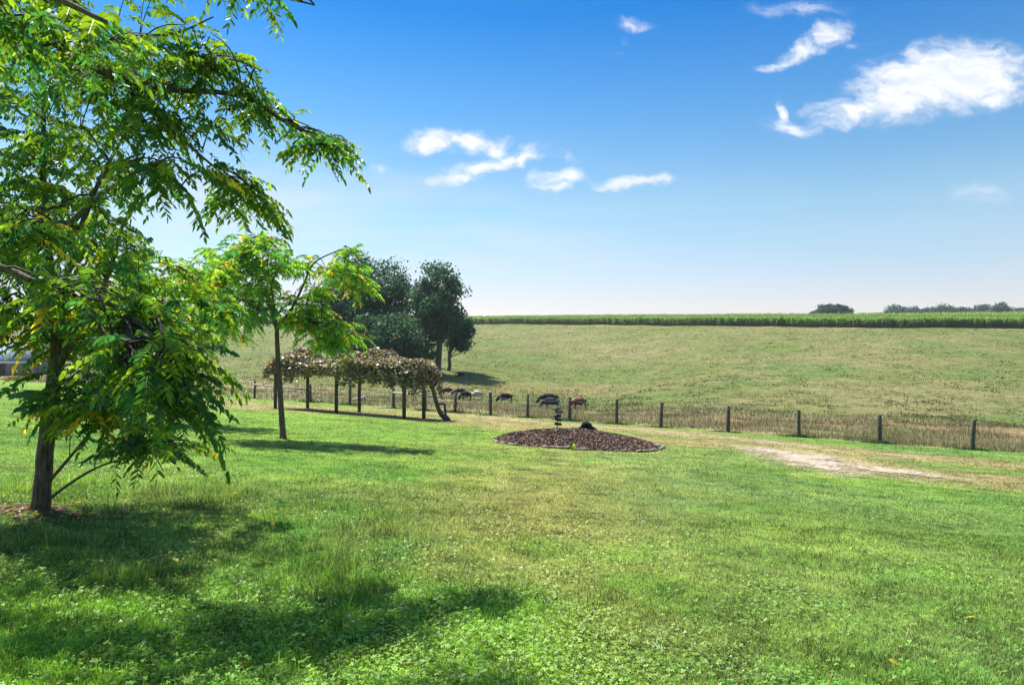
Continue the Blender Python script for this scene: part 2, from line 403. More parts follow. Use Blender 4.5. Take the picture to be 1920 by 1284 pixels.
f1 = RAMP(nt, na.outputs[0], [(0.36, (0.34, 0.40, 0.36)), (0.47, (0.92, 0.95, 0.88)), (0.64, (1.5, 1.4, 1.4))])
f2 = RAMP(nt, nb.outputs[0], [(0.35, (0.78, 0.84, 0.78)), (0.65, (1.18, 1.12, 1.15))])
c = MIX(nt, 1.0, MIX(nt, 1.0, at.outputs[0], f1, 'MULTIPLY'), f2, 'MULTIPLY')
p = N(nt, 'ShaderNodeBsdfPrincipled'); p.inputs['Roughness'].default_value = 0.95; p.inputs['Specular IOR Level'].default_value = 0.1
nt.links.new(c, p.inputs['Base Color'])
b = N(nt, 'ShaderNodeBump'); b.inputs['Strength'].default_value = 0.8; b.inputs['Distance'].default_value = 0.25
nt.links.new(na.outputs[0], b.inputs['Height']); nt.links.new(b.outputs[0], p.inputs['Normal']); nt.links.new(p.outputs[0], out.inputs[0])
tag(new_mesh('ground', V, [Q], m_ground, None, gc, True), 'rolling turf ground of the lawn, valley and pasture hill', kind='structure')

# gravel lane ------------------------------------------------------
cs = 0.09
X2, Y2 = np.meshgrid(np.arange(-26, 17, cs), np.arange(13, 47, cs))
lvv = lane_val(X2+cs/2, Y2+cs/2)
keep = (lvv > 0.12) & (fence_s(X2, Y2) < -0.5) & (bed_r(X2, Y2) > 1.1)
keep &= rng.random(keep.shape) < sstep(0.05, 1.1, lvv)
iy, ix = np.nonzero(keep)
def cellverts(x0, y0, dz=0.015):
    xs = np.stack([x0, x0+cs, x0+cs, x0], 1).ravel(); ys = np.stack([y0, y0, y0+cs, y0+cs], 1).ravel()
    j = 0.02
    h1 = _h(np.round(xs/cs), np.round(ys/cs), 5)-.5; h2 = _h(np.round(xs/cs), np.round(ys/cs), 6)-.5
    return np.stack([xs+h1*j*2, ys+h2*j*2, ground_z(xs, ys)+dz], 1)
Vp = cellverts(X2[iy, ix], Y2[iy, ix]); Qp = np.arange(len(Vp)).reshape(-1, 4)
tag(new_mesh('gravel_path', Vp, [Qp], M_gravel, None), 'worn pale gravel two-track lane running along the fence', kind='structure')

# ------------------------------------------------------------------ grass blades
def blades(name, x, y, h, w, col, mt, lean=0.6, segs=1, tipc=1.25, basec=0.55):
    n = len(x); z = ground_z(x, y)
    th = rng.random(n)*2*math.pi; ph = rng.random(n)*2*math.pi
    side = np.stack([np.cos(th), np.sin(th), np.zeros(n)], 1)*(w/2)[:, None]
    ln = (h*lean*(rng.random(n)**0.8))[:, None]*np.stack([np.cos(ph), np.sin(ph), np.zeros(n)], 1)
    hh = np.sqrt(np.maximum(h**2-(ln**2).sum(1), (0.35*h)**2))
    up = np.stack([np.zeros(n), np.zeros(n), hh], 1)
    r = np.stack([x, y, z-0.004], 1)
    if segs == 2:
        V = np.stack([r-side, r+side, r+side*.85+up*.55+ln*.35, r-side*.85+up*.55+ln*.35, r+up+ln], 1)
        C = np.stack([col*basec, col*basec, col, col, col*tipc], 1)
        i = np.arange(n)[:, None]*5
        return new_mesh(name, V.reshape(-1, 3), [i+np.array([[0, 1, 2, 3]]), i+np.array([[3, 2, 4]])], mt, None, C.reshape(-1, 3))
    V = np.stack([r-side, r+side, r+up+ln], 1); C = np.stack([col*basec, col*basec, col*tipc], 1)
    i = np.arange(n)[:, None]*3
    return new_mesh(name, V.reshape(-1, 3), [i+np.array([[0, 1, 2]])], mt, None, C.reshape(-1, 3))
def polar(n, y0, y1, k, um=0.86):
    """depth pdf ~ Y^-k, lateral uniform"""
    t = rng.random(n)
    if abs(k-1) < 1e-6: y = y0*(y1/y0)**t
    else: e = 1-k; y = (y0**e+t*(y1**e-y0**e))**(1/e)
    return (rng.random(n)*2-1)*um*y, y
TREE_A = Vector((-5.30, 7.66, 0)); TREE_B = Vector((-4.9, 2.7, 0)); TREE_C = Vector((-11.0, 22.0, 0)); TREE_2 = Vector((-6.08, 18.1, 0))
def lawn_set(name, n, y0, y1, k, segs, label):
    x, y = polar(n, y0, y1, k)
    ok = (fence_s(x, y) < -0.2) & (bed_r(x, y) > 1.0) & (rng.random(n) > sstep(-0.5, 0.6, lane_val(x, y))*0.95)
    x, y = x[ok], y[ok]; m = len(x)
    col = zone_color(x, y)
    tuft = sstep(.50, .72, fbm(x*1.3, y*1.3, 131, 3)); lush = sstep(1.5, -2.0, x)*(1-sstep(9, 12, y))
    h = (0.020+0.026*rng.random(m))*(1+0.6*tuft+1.2*tuft*lush+0.4*lush)*(1+y*0.012)
    tall = rng.random(m) < 0.012+0.03*lush*tuft; h = np.where(tall, h*2.0, h)
    w = np.maximum(0.0050, y*0.00075)*(0.6+0.8*rng.random(m))
    r = rng.random(m)[:, None]
    straw = (rng.random(m) < 0.07+0.10*sstep(.5, .7, fbm(x*.8, y*.8, 141)))[:, None]
    cl_ = (.62+.76*sstep(.3, .7, fbm(x*7, y*7, 145, 3)))[:, None]; col = col*cl_
    col = np.where(straw, col*0.4+np.array((0.36, 0.31, 0.15))*0.75, col*(0.38+1.2*r)*np.where(rng.random(m)[:, None] < .25, np.array((0.75, 1.0, 1.15)), 1.0))
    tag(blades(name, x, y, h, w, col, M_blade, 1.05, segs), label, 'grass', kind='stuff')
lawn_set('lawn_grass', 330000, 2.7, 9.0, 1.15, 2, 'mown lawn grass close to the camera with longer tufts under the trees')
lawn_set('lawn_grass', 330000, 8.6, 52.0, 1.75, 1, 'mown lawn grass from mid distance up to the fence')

# clover leaves near the camera
def clover(n):
    x, y = polar(n, 2.7, 12.0, 1.2)
    m = fbm(x*0.9, y*0.9, 151, 4)+0.15*sstep(2, -1, x)*sstep(7, 3, y)
    ok = (rng.random(n) < .12+.8*sstep(.40, .70, m)); x, y = x[ok], y[ok]; n = len(x)
    z = ground_z(x, y)+0.02+0.035*rng.random(n)
    c0 = np.stack([x, y, z], 1); V = []; ph = rng.random(n)*6.28; s = (0.0055+0.005*rng.random(n))*(1+y*.03)
    tilt = (rng.random((n, 2))-.5)*0.9
    for k in range(3):
        a = ph+k*2.094; d = np.stack([np.cos(a), np.sin(a)], 1); e = np.stack([-d[:, 1], d[:, 0]], 1)
        q = [0*d, d*.8+e*.62, d*1.5, d*.8-e*.62]
        for v in q:
            xy = v*s[:, None]; V.append(np.stack([c0[:, 0]+xy[:, 0], c0[:, 1]+xy[:, 1], c0[:, 2]+(xy*tilt).sum(1)], 1))
    V = np.stack(V, 1).reshape(-1, 3); Q = np.arange(len(V)).reshape(-1, 4)
    base = zone_color(x, y)*np.array((.95, 1.08, .9))*(0.45+1.1*rng.random((n, 1)))
    col = np.repeat(base, 12, 0)
    o = new_mesh('clover_patch', V, [Q], M_blade, None, col)
    tag(o, 'low clover leaves growing through the near lawn', 'clover', kind='stuff')
clover(90000)
# white clover heads
xx, yy = polar(420, 2.9, 11, 1.3); m_ = fbm(xx*.9, yy*.9, 151, 4) > .5; xx, yy = xx[m_], yy[m_]
mb = MB()
for x, y, z in zip(xx, yy, ground_z(xx, yy)):
    r = 0.006+0.004*random.random(); zz = z+.05+.02*random.random()
    v = [(x+r*math.cos(a), y+r*math.sin(a), zz) for a in np.arange(6)*1.047]+[(x, y, zz+r), (x, y, zz-r)]
    mb.add(v, None, [(i, (i+1) % 6, 6) for i in range(6)]+[((i+1) % 6, i, 7) for i in range(6)], (0.62, 0.60, 0.52))
tag(mb.build('clover_flowers', M_dryblade, usecol=True), 'tiny white clover flower heads dotted in the near lawn', 'clover flowers', kind='stuff')

# tall dry grass beyond the fence
n = 150000; x, y = polar(n, 26, 88, 1.6, 0.9); s = fence_s(x, y)
send = 21+16*(fbm(x*.05, y*.05, 81)-.5)
cowz = (x > -14) & (x < 13) & (y < 88) & (y > 55)
ok = (s > 0.1) & ((s < send+4) | (cowz & (rng.random(n) < .9))) & (rng.random(n) < 2.6*fbm(x*.3, y*.3, 161, 3)-.55); x, y, s = x[ok], y[ok], s[ok]
col = zone_color(x, y)*(0.5+1.0*rng.random((len(x), 1)))*(.6+.8*fbm(x*.9, y*.9, 163, 3))[:, None]
lite = rng.random(len(x))[:, None] < .20; col = np.where(lite, np.array((0.33, 0.28, 0.165)), col)
h = (0.14+0.30*rng.random(len(x)))*(0.15+1.6*fbm(x*.35, y*.35, 171, 4)); w = 0.0008*y*(0.6+.8*rng.random(len(x)))
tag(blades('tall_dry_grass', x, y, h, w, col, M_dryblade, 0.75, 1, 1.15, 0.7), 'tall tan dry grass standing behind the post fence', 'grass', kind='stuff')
# pasture tussocks
n = 260000; x, y = polar(n, 45, 290, 1.3, 0.9); s = fence_s(x, y)
cl = fbm(x*.5, y*.5, 181, 3)
ok = (s > 14) & (cl > .40+.15*rng.random(n)); x, y = x[ok], y[ok]
col = zone_color(x, y)*(0.55+0.9*rng.random((len(x), 1)))
dark = (fbm(x*.7+40, y*.5, 191, 3) > .575)[:, None]; col = np.where(dark, col*np.array((.42, .55, .42)), col)
h = (0.05+0.12*rng.random(len(x))**2)*np.where(dark[:, 0], 1.7, 1); w = 0.0011*y*(0.6+rng.random(len(x)))
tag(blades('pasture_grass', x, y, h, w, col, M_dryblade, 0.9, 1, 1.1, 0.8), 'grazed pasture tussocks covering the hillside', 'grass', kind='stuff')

# ------------------------------------------------------------------ corn field on the ridge
def crest_depth(px):
    xs = [-700, -300, 0, 250, 480, 700, 850, 1040, 1300, 1600, 1900, 2300, 2900]; ds = [300, 290, 270, 260, 250, 240, 232, 205, 172, 152, 147, 145, 145]
    return np.interp(px, xs, ds)
n = 42000
pxs = rng.random(n)*2900-600; dd = crest_depth(pxs)+np.where(rng.random(n) < .55, rng.random(n)*7, 3+rng.random(n)**1.4*110)
x = (pxs-960)/F*dd; y = dd; z = ground_z(x, y)
H = (2.05+0.5*rng.random(n)); Vs = []; Cs = []; Qs = []; Ts = []
# stalks/tassels: thin tri; leaves: arched blades made of two pieces
nl = 9
k = 0; V = []; C = []; 
for j in range(nl):
    t = 0.12+0.8*(j+rng.random(n))/nl; a = rng.random(n)*6.28; L = (0.55+.35*rng.random(n))*(1.1-0.4*t)
    d = np.stack([np.cos(a), np.sin(a), 0*a], 1); e = np.stack([-np.sin(a), np.cos(a), 0*a], 1)*(0.085*(0.7+.6*rng.random(n)))[:, None]
    b0 = np.stack([x, y, z+H*t], 1); up = np.array([[0, 0, 1.0]])
    m1 = b0+d*L[:, None]*.45+up*(L*.42)[:, None]; m2 = b0+d*L[:, None]*.95+up*(L*.08)[:, None]
    V.append(np.stack([b0-e*.5, b0+e*.5, m1+e, m1-e, m2], 1))
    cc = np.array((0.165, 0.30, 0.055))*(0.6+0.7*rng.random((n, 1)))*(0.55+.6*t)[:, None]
    low = (t < .38)[:, None]; cc = np.where(low & (rng.random((n, 1)) < .5), np.array((0.16, 0.14, 0.06)), cc)
    C.append(np.repeat(cc[:, None], 5, 1))
V = np.concatenate(V).reshape(-1, 3); C = np.concatenate(C).reshape(-1, 3); i = np.arange(len(V)//5)[:, None]*5
Fq = i+np.array([[0, 1, 2, 3]]); Ft = i+np.array([[3, 2, 4]])
b0 = np.stack([x, y, z], 1); e = np.array([[0.03, 0, 0]]); up = np.stack([0*x, 0*x, H+.18], 1)
V2 = np.stack([b0-e, b0+e, b0+e+up, b0-e+up], 1).reshape(-1, 3); C2 = np.repeat(np.array([[0.20, 0.19, 0.08]]), len(V2), 0)
Q2 = np.arange(len(V2)).reshape(-1, 4)+len(V)
tag(new_mesh('corn_field', np.concatenate([V, V2]), [Fq, Q2, Ft], M_far, None, np.concatenate([C, C2])), 'green standing corn crop along the ridge of the hill', 'corn field', kind='stuff')

# ------------------------------------------------------------------ walnut trees
def limb_pts(pts, n=12):
    """smooth polyline (Catmull-Rom) through pts"""
    p = [Vector(q) for q in pts]; p = [p[0]*2-p[1]]+p+[p[-1]*2-p[-2]]; out = []
    m = len(p)-3
    for i in range(m):
        for k in range(n//m+1):
            t = k/(n//m+1); a, b, c, d = p[i:i+4]
            out.append(0.5*((2*b)+(c-a)*t+(2*a-5*b+4*c-d)*t*t+(3*b-a-3*c+d)*t**3))
    out.append(p[-2].copy()); return out
def compound_leaves(O, D, L, colr, npair=7, hang=0.6, lw=0.36, ls=0.205):
    """O,D (n,3) origin/direction, L (n) length; returns V, quads, colours for leaflets + rachis"""
    n = len(O); D = D/np.linalg.norm(D, axis=1)[:, None]
    up = np.array([[0, 0, 1.0]]); S = np.cross(D, up); S /= np.linalg.norm(S, axis=1)[:, None]+1e-6
    droop = (0.25+0.35*rng.random(n))[:, None]
    V = []; C = []
    def pos(t): return O+D*(L*t)[:, None]-up*(droop*(L[:, None])*t*t)
    for i in range(npair*2+1):
        if i == npair*2: t = 1.0; sg = 0
        else: t = 0.22+0.76*(i//2)/(npair-.5)+0.03*(i % 2); sg = 1 if i % 2 else -1
        tn = D-up*(2*droop*t); tn /= np.linalg.norm(tn, axis=1)[:, None]
        j = (rng.random((n, 3))-.5)*1.0
        dv = (S*sg*0.95+tn*(0.35 if sg else 1.0)-up*(hang*rng.random(n)*1.3)[:, None]+j*.6)
        dv /= np.linalg.norm(dv, axis=1)[:, None]
        prof = (0.72+0.5*math.sin(math.pi*min(t, .98)*0.9))
        ll = (L*ls*prof*(0.8+.4*rng.random(n)))[:, None]
        sd = np.cross(dv, tn if sg else S)+rng.normal(size=(n, 3))*.35; sd -= dv*(sd*dv).sum(1)[:, None]; sd /= np.linalg.norm(sd, axis=1)[:, None]+1e-6
        nm = np.cross(sd, dv); ww = ll*lw*0.5
        fold = 0.22
        b = pos(t)
        bend = -up*ll*(0.10+.15*rng.random((n, 1)))
        la = b+dv*ll*.28+sd*ww*.92+nm*ww*fold; lb = b+dv*ll*.64+sd*ww*.80+nm*ww*fold+bend*.4
        ra = b+dv*ll*.28-sd*ww*.92+nm*ww*fold; rb = b+dv*ll*.64-sd*ww*.80+nm*ww*fold+bend*.4
        tp = b+dv*ll+bend
        V.append(np.stack([b, la, lb, tp, rb, ra], 1))
        C.append(np.repeat((colr*(0.62+.76*rng.random((n, 1))))[:, None], 6, 1))
    V = np.concatenate(V).reshape(-1, 3); C = np.concatenate(C).reshape(-1, 3)
    i = np.arange(len(V)//6)[:, None]*6
    Q = np.concatenate([i+np.array([[0, 1, 2, 3]]), i+np.array([[0, 3, 4, 5]])])
    # rachis ribbon
    r = (0.0035*L/0.38)[:, None]; rv = []
    ts = (0, .5, 1.0)
    for t in ts:
        c0 = pos(t); rv += [c0+S*r*(1.1-t*.6), c0-S*r*(1.1-t*.6)]
    RV = np.stack(rv, 1).reshape(-1, 3); k = np.arange(n)[:, None]*6+len(V)
    Q = np.concatenate([Q, k+np.array([[0, 1, 3, 2]]), k+np.array([[2, 3, 5, 4]])])
    RC = np.repeat(colr*0.9, 6, 0)
    return np.concatenate([V, RV]), Q, np.concatenate([C, RC])
def greens(n, yellow=0.03, bright=1.0):
    g = np.array((0.062, 0.148, 0.015)); g2 = np.array((0.150, 0.225, 0.016)); g3 = np.array((0.034, 0.115, 0.034))
    r = rng.random((n, 1)); c = g+(g2-g)*r; c = np.where(rng.random((n, 1)) < .3, g3*(.8+.6*rng.random((n, 1))), c)*bright
    yl = np.array((0.50, 0.36, 0.03))*(.7+.5*rng.random((n, 1)))
    return np.where(rng.random((n, 1)) < yellow, yl, c)
def walnut(root_loc, label, trunk, limbs, clusters, leafL=0.38, npair=7, yellow=.03, sides=12, group=None, twigr=0.006, bright=1.0, lw=0.42, mult=1.7):
    root = empty('walnut_tree', root_loc, label, 'tree', group)
    samples = []
    mb = MB(); tp, r0, r1 = trunk; tp = limb_pts(tp, 16)
    rr = np.linspace(r0, r1, len(tp)); rr[0] *= 1.2; rr[1] *= 1.05
    mb.tube(tp, rr, sides, True, 0.07); local(mb.build('trunk', M_bark, root, True), root)
    samples += [q for q in tp[len(tp)//2:]]
    for (lp, a, b) in limbs:
        lp = limb_pts(lp, 14); mb = MB(); mb.tube(lp, np.linspace(a, b, len(lp)), 7, True, 0.06)
        local(mb.build('branch', M_bark, root, True), root); samples += lp[2:]
    SA = np.array([tuple(q) for q in samples])
    tw = MB(); O = []; D = []; Ls = []; YL = []
    for cl in clusters:
        (c, rad, nt_) = cl[:3]; c = np.array(tuple(c)); yprob = cl[3] if len(cl) > 3 else yellow
        tg_ = []
        for _ in range(int(nt_*mult)):
            v = rng.normal(size=3); v /= np.linalg.norm(v); v *= rng.random()**0.45
            tg_.append(c+v*np.array(rad))
        tg_.sort(key=lambda e: np.linalg.norm(SA-e, axis=1).min())
        for e in tg_:                      # grow outwards: every twig starts on a limb or on an earlier twig
            dist = np.linalg.norm(SA-e, axis=1); sc_ = dist+np.where(dist < .38, 1.2, 0)+0.5*np.maximum(SA[:, 2]-e[2]-0.5, 0)
            s0 = SA[int(np.argmin(sc_))]; dv = e-s0; ln = np.linalg.norm(dv)
            if ln < .05: continue
            SA = np.vstack([SA, s0+dv*.5+np.array((0, 0, .06*ln)), e])
            mid = s0+dv*.5+np.array((0, 0, 0.12*ln))
            pts = [s0, s0+(mid-s0)*.5+np.array((0, 0, .02)), mid, mid+(e-mid)*.55, e]
            tw.tube(pts, [twigr*1.3, twigr*1.1, twigr, twigr*.8, twigr*.45], 4, False)
            nlv = rng.integers(4, 8)
            for j in range(nlv):
                t = 0.35+0.65*j/(nlv-1)
                q = (1-t)**2*s0+2*t*(1-t)*mid+t*t*e
                tdir = dv/ln; az = rng.random()*6.28
                rd = np.array((math.cos(az), math.sin(az), -0.15+.35*rng.random())); dd_ = tdir*0.55+rd*0.9
                if j == nlv-1: dd_ = tdir+rd*.35
                O.append(q); D.append(dd_); Ls.append(leafL*(0.55+.6*rng.random())*(0.74 if q[1] < 4.4 else 1.0)); YL.append(yprob)
    tag(local(tw.build('twigs', M_twig, root), root), kind='stuff')
    O = np.array(O); D = np.array(D); Ls = np.array(Ls); YL = np.array(YL)
    cc = greens(len(O), 0, bright); ym = rng.random(len(O)) < YL; cc[ym] = np.array((0.52, 0.37, 0.03))*(.6+.6*rng.random((ym.sum(), 1)))
    V, Q, C = compound_leaves(O, D, Ls, cc, npair, lw=lw)
    local(new_mesh('crown', V, [Q], M_leaf, root, C), root)
    return root, len(O)

def rad(px, py, d, dd=None): return (px*d/F, dd if dd else px*d/F, py*d/F)
# tree A: trunk stands in view at the left
zA = gz(TREE_A.x, TREE_A.y); A0 = Vector((TREE_A.x, TREE_A.y, zA))
TA = 7.66
walnut(A0, 'young walnut tree whose dark trunk stands at the left edge of the lawn',
  ([P(75,962,TA), P(84,860,TA), P(92,770,TA), P(104,690,TA), P(108,640,TA), P(112,560,TA+.05)], .092, .06),
  [([P(108,650,TA), P(98,560,TA+.1), P(88,440,TA+.2), P(80,300,TA+.3), P(85,150,TA+.4)], .062, .02),
   ([P(100,700,TA), P(135,640,TA-.1), P(160,590,TA-.25), P(200,520,TA-.5), P(230,420,TA-.8)], .05, .016),
   ([P(110,600,TA), P(60,540,TA), P(10,500,TA-.1), P(-80,420,TA-.2)], .045, .015),
   ([P(88,905,TA), P(120,868,TA-.1), P(165,815,TA-.25), P(200,778,TA-.4), P(225,750,TA-.5)], .020, .007),
   ([P(90,935,TA), P(130,905,TA-.2), P(180,875,TA-.4), P(235,856,TA-.6), P(290,835,TA-.8)], .018, .006),
   ([P(112,560,TA), P(150,430,TA+.3), P(190,330,TA+.6), P(240,240,TA+.8)], .045, .015),
   ([P(100,450,TA), P(170,380,TA-.8), P(240,330,TA-1.6), P(300,300,TA-2.3)], .035, .012),
   ([P(112,620,TA), P(160,600,TA+.8), P(220,580,TA+1.8)], .03, .01)],
  [(P(80,470,TA+.3), rad(160,120,TA,1.3), 34, .02), (P(20,300,TA+.2), rad(160,170,TA,1.8), 40), (P(190,480,TA-.6), rad(90,60,TA,1.0), 9, .03),
   (P(120,300,TA+.4), rad(100,110,TA,1.5), 12), (P(60,120,TA+.2), rad(180,150,TA,1.8), 26), (P(230,600,TA+1.0), rad(150,75,TA,1.0), 34, .05),
   (P(60,600,TA), rad(110,70,TA,.8), 20, .12), (P(150,740,TA-.3), rad(110,70,TA,.6), 16, .12), (P(290,820,TA-.6), rad(90,55,TA,.4), 12, .08), (P(230,720,TA-.4), rad(90,60,TA,.6), 16, .1),
   (P(100,-120,TA+.2), rad(200,160,TA,1.9), 22), (P(330,320,TA-2.0), rad(70,50,TA-2,.6), 5), (P(360,560,TA+.6), rad(70,80,TA,.6), 10, .06)],
  0.36, 7, .02, group='young walnut trees', mult=1.55)
# tree B: trunk outside the frame on the left, near the camera
zB = gz(TREE_B.x, TREE_B.y); B0 = Vector((TREE_B.x, TREE_B.y, zB))
def BT(dx, dy, h): return B0+Vector((dx, dy, h))
walnut(B0, 'near walnut tree leaning in from the left with long branches over the lawn',
  ([BT(0,0,-.05), BT(.05,.0,1.0), BT(.1,.05,2.0), BT(.15,.1,3.2), BT(.2,.2,4.4), BT(.2,.3,5.4)], .16, .06),
  [([BT(.15,.1,2.9), P(-120,20,4.0), P(60,55,5.15), P(190,130,5.60), P(310,165,6.05), P(450,178,6.50), P(560,240,6.72), P(650,262,6.94)], .055, .009),
   ([P(190,130,5.60), P(260,185,5.82), P(330,250,6.05), P(400,310,6.27), P(460,360,6.50), P(500,400,6.72)], .018, .006),
   ([P(140,100,5.49), P(230,70,5.71), P(330,60,6.05), P(400,30,6.27)], .02, .007),
   ([BT(.1,.05,1.6), P(-260,440,3.6), P(0,500,3.9), P(60,525,3.9), P(130,548,3.95), P(220,575,3.9), P(300,640,3.8)], .030, .007),
   ([P(150,560,3.95), P(220,660,3.7), P(280,740,3.6), P(330,785,3.5)], .012, .005),
   ([BT(.15,.1,3.0), P(-150,-60,2.6), P(60,-20,2.3), P(200,40,2.25)], .025, .007),
   ([BT(.2,.2,4.2), P(100,-260,5.15), P(320,-120,5.60), P(500,-20,5.82), P(590,8,5.82)], .04, .007),
   ([P(310,165,6.05), P(370,130,6.16), P(430,110,6.27), P(490,130,6.38)], .012, .005)],
  [(P(270,600,3.95), rad(105,55,3.9,.45), 16, .0), (P(300,680,3.75), rad(80,55,3.75,.4), 15, .0), (P(330,755,3.6), rad(45,42,3.6,.25), 8, .0), (P(190,545,3.95), rad(90,40,3.9,.35), 6, .0),
   (P(100,550,3.95), rad(70,40,3.9,.3), 3, .12),
   (P(50,20,3.3), rad(160,75,3.3,.6), 10, .02), (P(200,50,3.4), rad(75,40,3.4,.4), 4, .0),
   (P(130,160,5.60), rad(140,90,5.60,.9), 17), (P(290,125,6.05), rad(100,55,6.05,.6), 12), (P(410,120,6.38), rad(55,45,6.38,.4), 7), (P(330,235,6.05), rad(80,45,6.05,.5), 8),
   (P(440,195,6.50), rad(75,28,6.50,.4), 9), (P(520,210,6.72), rad(40,25,6.72,.3), 3), (P(600,268,6.83), rad(48,18,6.83,.3), 8), (P(470,375,6.61), rad(38,24,6.61,.3), 9), (P(455,335,6.61), rad(25,15,6.61,.2), 2),
   (P(230,310,5.94), rad(60,40,5.94,.4), 3), (P(370,60,6.16), rad(28,40,6.16,.3), 3), (P(500,-25,5.82), rad(80,22,5.82,.3), 7), (P(300,-150,5.38), rad(200,80,5.38,.8), 8),
   (P(20,430,5.15), rad(110,60,5.15,.6), 14, .05)],
  0.34, 7, .0, group='young walnut trees', bright=.95, mult=1.4)
# tree 2: second young walnut in front of the arbor
T2 = 18.1; z2 = gz(TREE_2.x, TREE_2.y); C0 = Vector((TREE_2.x, TREE_2.y, z2))
walnut(C0, 'slender young walnut tree with a clear trunk in front of the vine arbor',
  ([P(531,822,T2), P(527,760,T2), P(523,700,T2), P(520,650,T2), P(519,612,T2)], .080, .055),
  [([P(519,615,T2), P(505,570,T2), P(490,520,T2), P(470,460,T2)], .05, .015),
   ([P(520,610,T2), P(548,575,T2-.1), P(570,530,T2), P(590,490,T2), P(640,465,T2+.2)], .045, .015),
   ([P(522,608,T2), P(560,602,T2-.1), P(600,603,T2), P(650,610,T2)], .035, .012),
   ([P(519,600,T2), P(470,570,T2-.3), P(420,545,T2-.5)], .035, .012), ([P(515,580,T2), P(510,530,T2-.8), P(530,490,T2-1.2)], .03, .01),
   ([P(515,580,T2), P(500,540,T2+.8), P(480,500,T2+1.2)], .03, .01)],
  [(P(455,500,T2), rad(105,55,T2,1.5), 28), (P(540,485,T2), rad(50,28,T2,1.0), 9), (P(485,565,T2), rad(100,55,T2,1.3), 24), (P(410,560,T2-.3), rad(50,70,T2,.9), 14),
   (P(650,515,T2+.2), rad(50,42,T2,.7), 13, .14), (P(655,470,T2+.2), rad(18,12,T2,.3), 2), (P(625,625,T2), rad(62,30,T2,.8), 16, .06), (P(570,600,T2), rad(40,25,T2,.5), 7, .05), (P(600,560,T2), rad(35,30,T2,.5), 5, .05), (P(470,450,T2), rad(50,20,T2,.5), 8)],
  0.42, 7, .05, 9, group='young walnut trees', twigr=.009, bright=1.55, lw=.46, mult=2.6)
# tree C: behind the near foliage
TC = 22.0; zc = gz(TREE_C.x, TREE_C.y)
walnut(Vector((TREE_C.x, TREE_C.y, zc)), 'leafy walnut tree half hidden behind the near dark foliage',
  ([P(320,790,TC), P(318,720,TC), P(322,650,TC), P(325,600,TC)], .11, .07),
  [([P(325,605,TC), P(300,560,TC), P(270,510,TC)], .05, .02), ([P(325,600,TC), P(360,550,TC), P(390,500,TC)], .05, .02), ([P(325,620,TC), P(370,600,TC-.5), P(410,590,TC-.8)], .04, .02)],
  [(P(300,530,TC), rad(90,60,TC,1.6), 34, .03), (P(390,520,TC), rad(70,60,TC,1.4), 30, .03), (P(400,610,TC-.4), rad(55,50,TC,1.0), 20, .15), (P(320,630,TC), rad(90,50,TC,1.2), 22, .05), (P(200,600,TC), rad(70,60,TC,1.2), 14, .05)],
  0.46, 6, .05, 8, group='young walnut trees', twigr=.01, bright=1.5, lw=.5, mult=1.6)

# bare soil and bark litter at the foot of tree A
litter = MB()
for k in range(150):
    a = random.random()*6.28; r = random.random()**.7*0.85; x = TREE_A.x+.25+r*math.cos(a)*1.3; y = TREE_A.y-.15+r*math.sin(a)*.55
    R = Matrix.Rotation(random.random()*3.14, 4, 'Z') @ Matrix.Rotation(random.uniform(-.3, .3), 4, 'X')
    litter.box((x, y, gz(x, y)+.02+.015*random.random()), (.05+.12*random.random(), .012+.02*random.random(), .012), R, (0.16+.1*random.random(), 0.11, 0.075))
tag(litter.build('bark_litter', M_dryblade, usecol=True), 'brown dead twigs and bark litter around the near tree trunk', 'litter', kind='stuff')

# fallen yellow leaves
def leaf_mesh():
    V = [(0, 0, 0), (.018, .02, .006), (.02, .05, .008), (0, .085, .0), (-.02, .05, .01), (-.018, .02, .006)]
    me = bpy.data.meshes.new('fallen_leaf'); me.from_pydata(V, [], [(0, 1, 2, 3), (0, 3, 4, 5)]); 
    ca = me.color_attributes.new('Col', 'FLOAT_COLOR', 'POINT')
    ca.data.foreach_set('color', np.tile(np.array((0.62, 0.42, 0.05, 1), np.float32), 6)); me.materials.append(M_dryblade); return me
fl = leaf_mesh()
for (px, py) in ((325,1055),(68,970),(75,992),(358,964),(378,968),(445,930),(640,1180),(30,1255),(460,1255),(200,1082),(1352,880),(1830,1166),(1665,1248),(512,992),(152,946),(232,948)):
    h_ = hit(px, py); o = bpy.data.objects.new('fallen_leaf', fl); COL.objects.link(o)
    o.location = h_+Vector((0, 0, .045)); o.rotation_euler = (random.uniform(-.5, .5), random.uniform(-.5, .5), random.random()*6.28); o.scale = (min(1.0, .22*h_.y),)*3
    tag(o, 'small yellow leaflet fallen on the lawn grass', 'leaf', 'fallen yellow leaves')

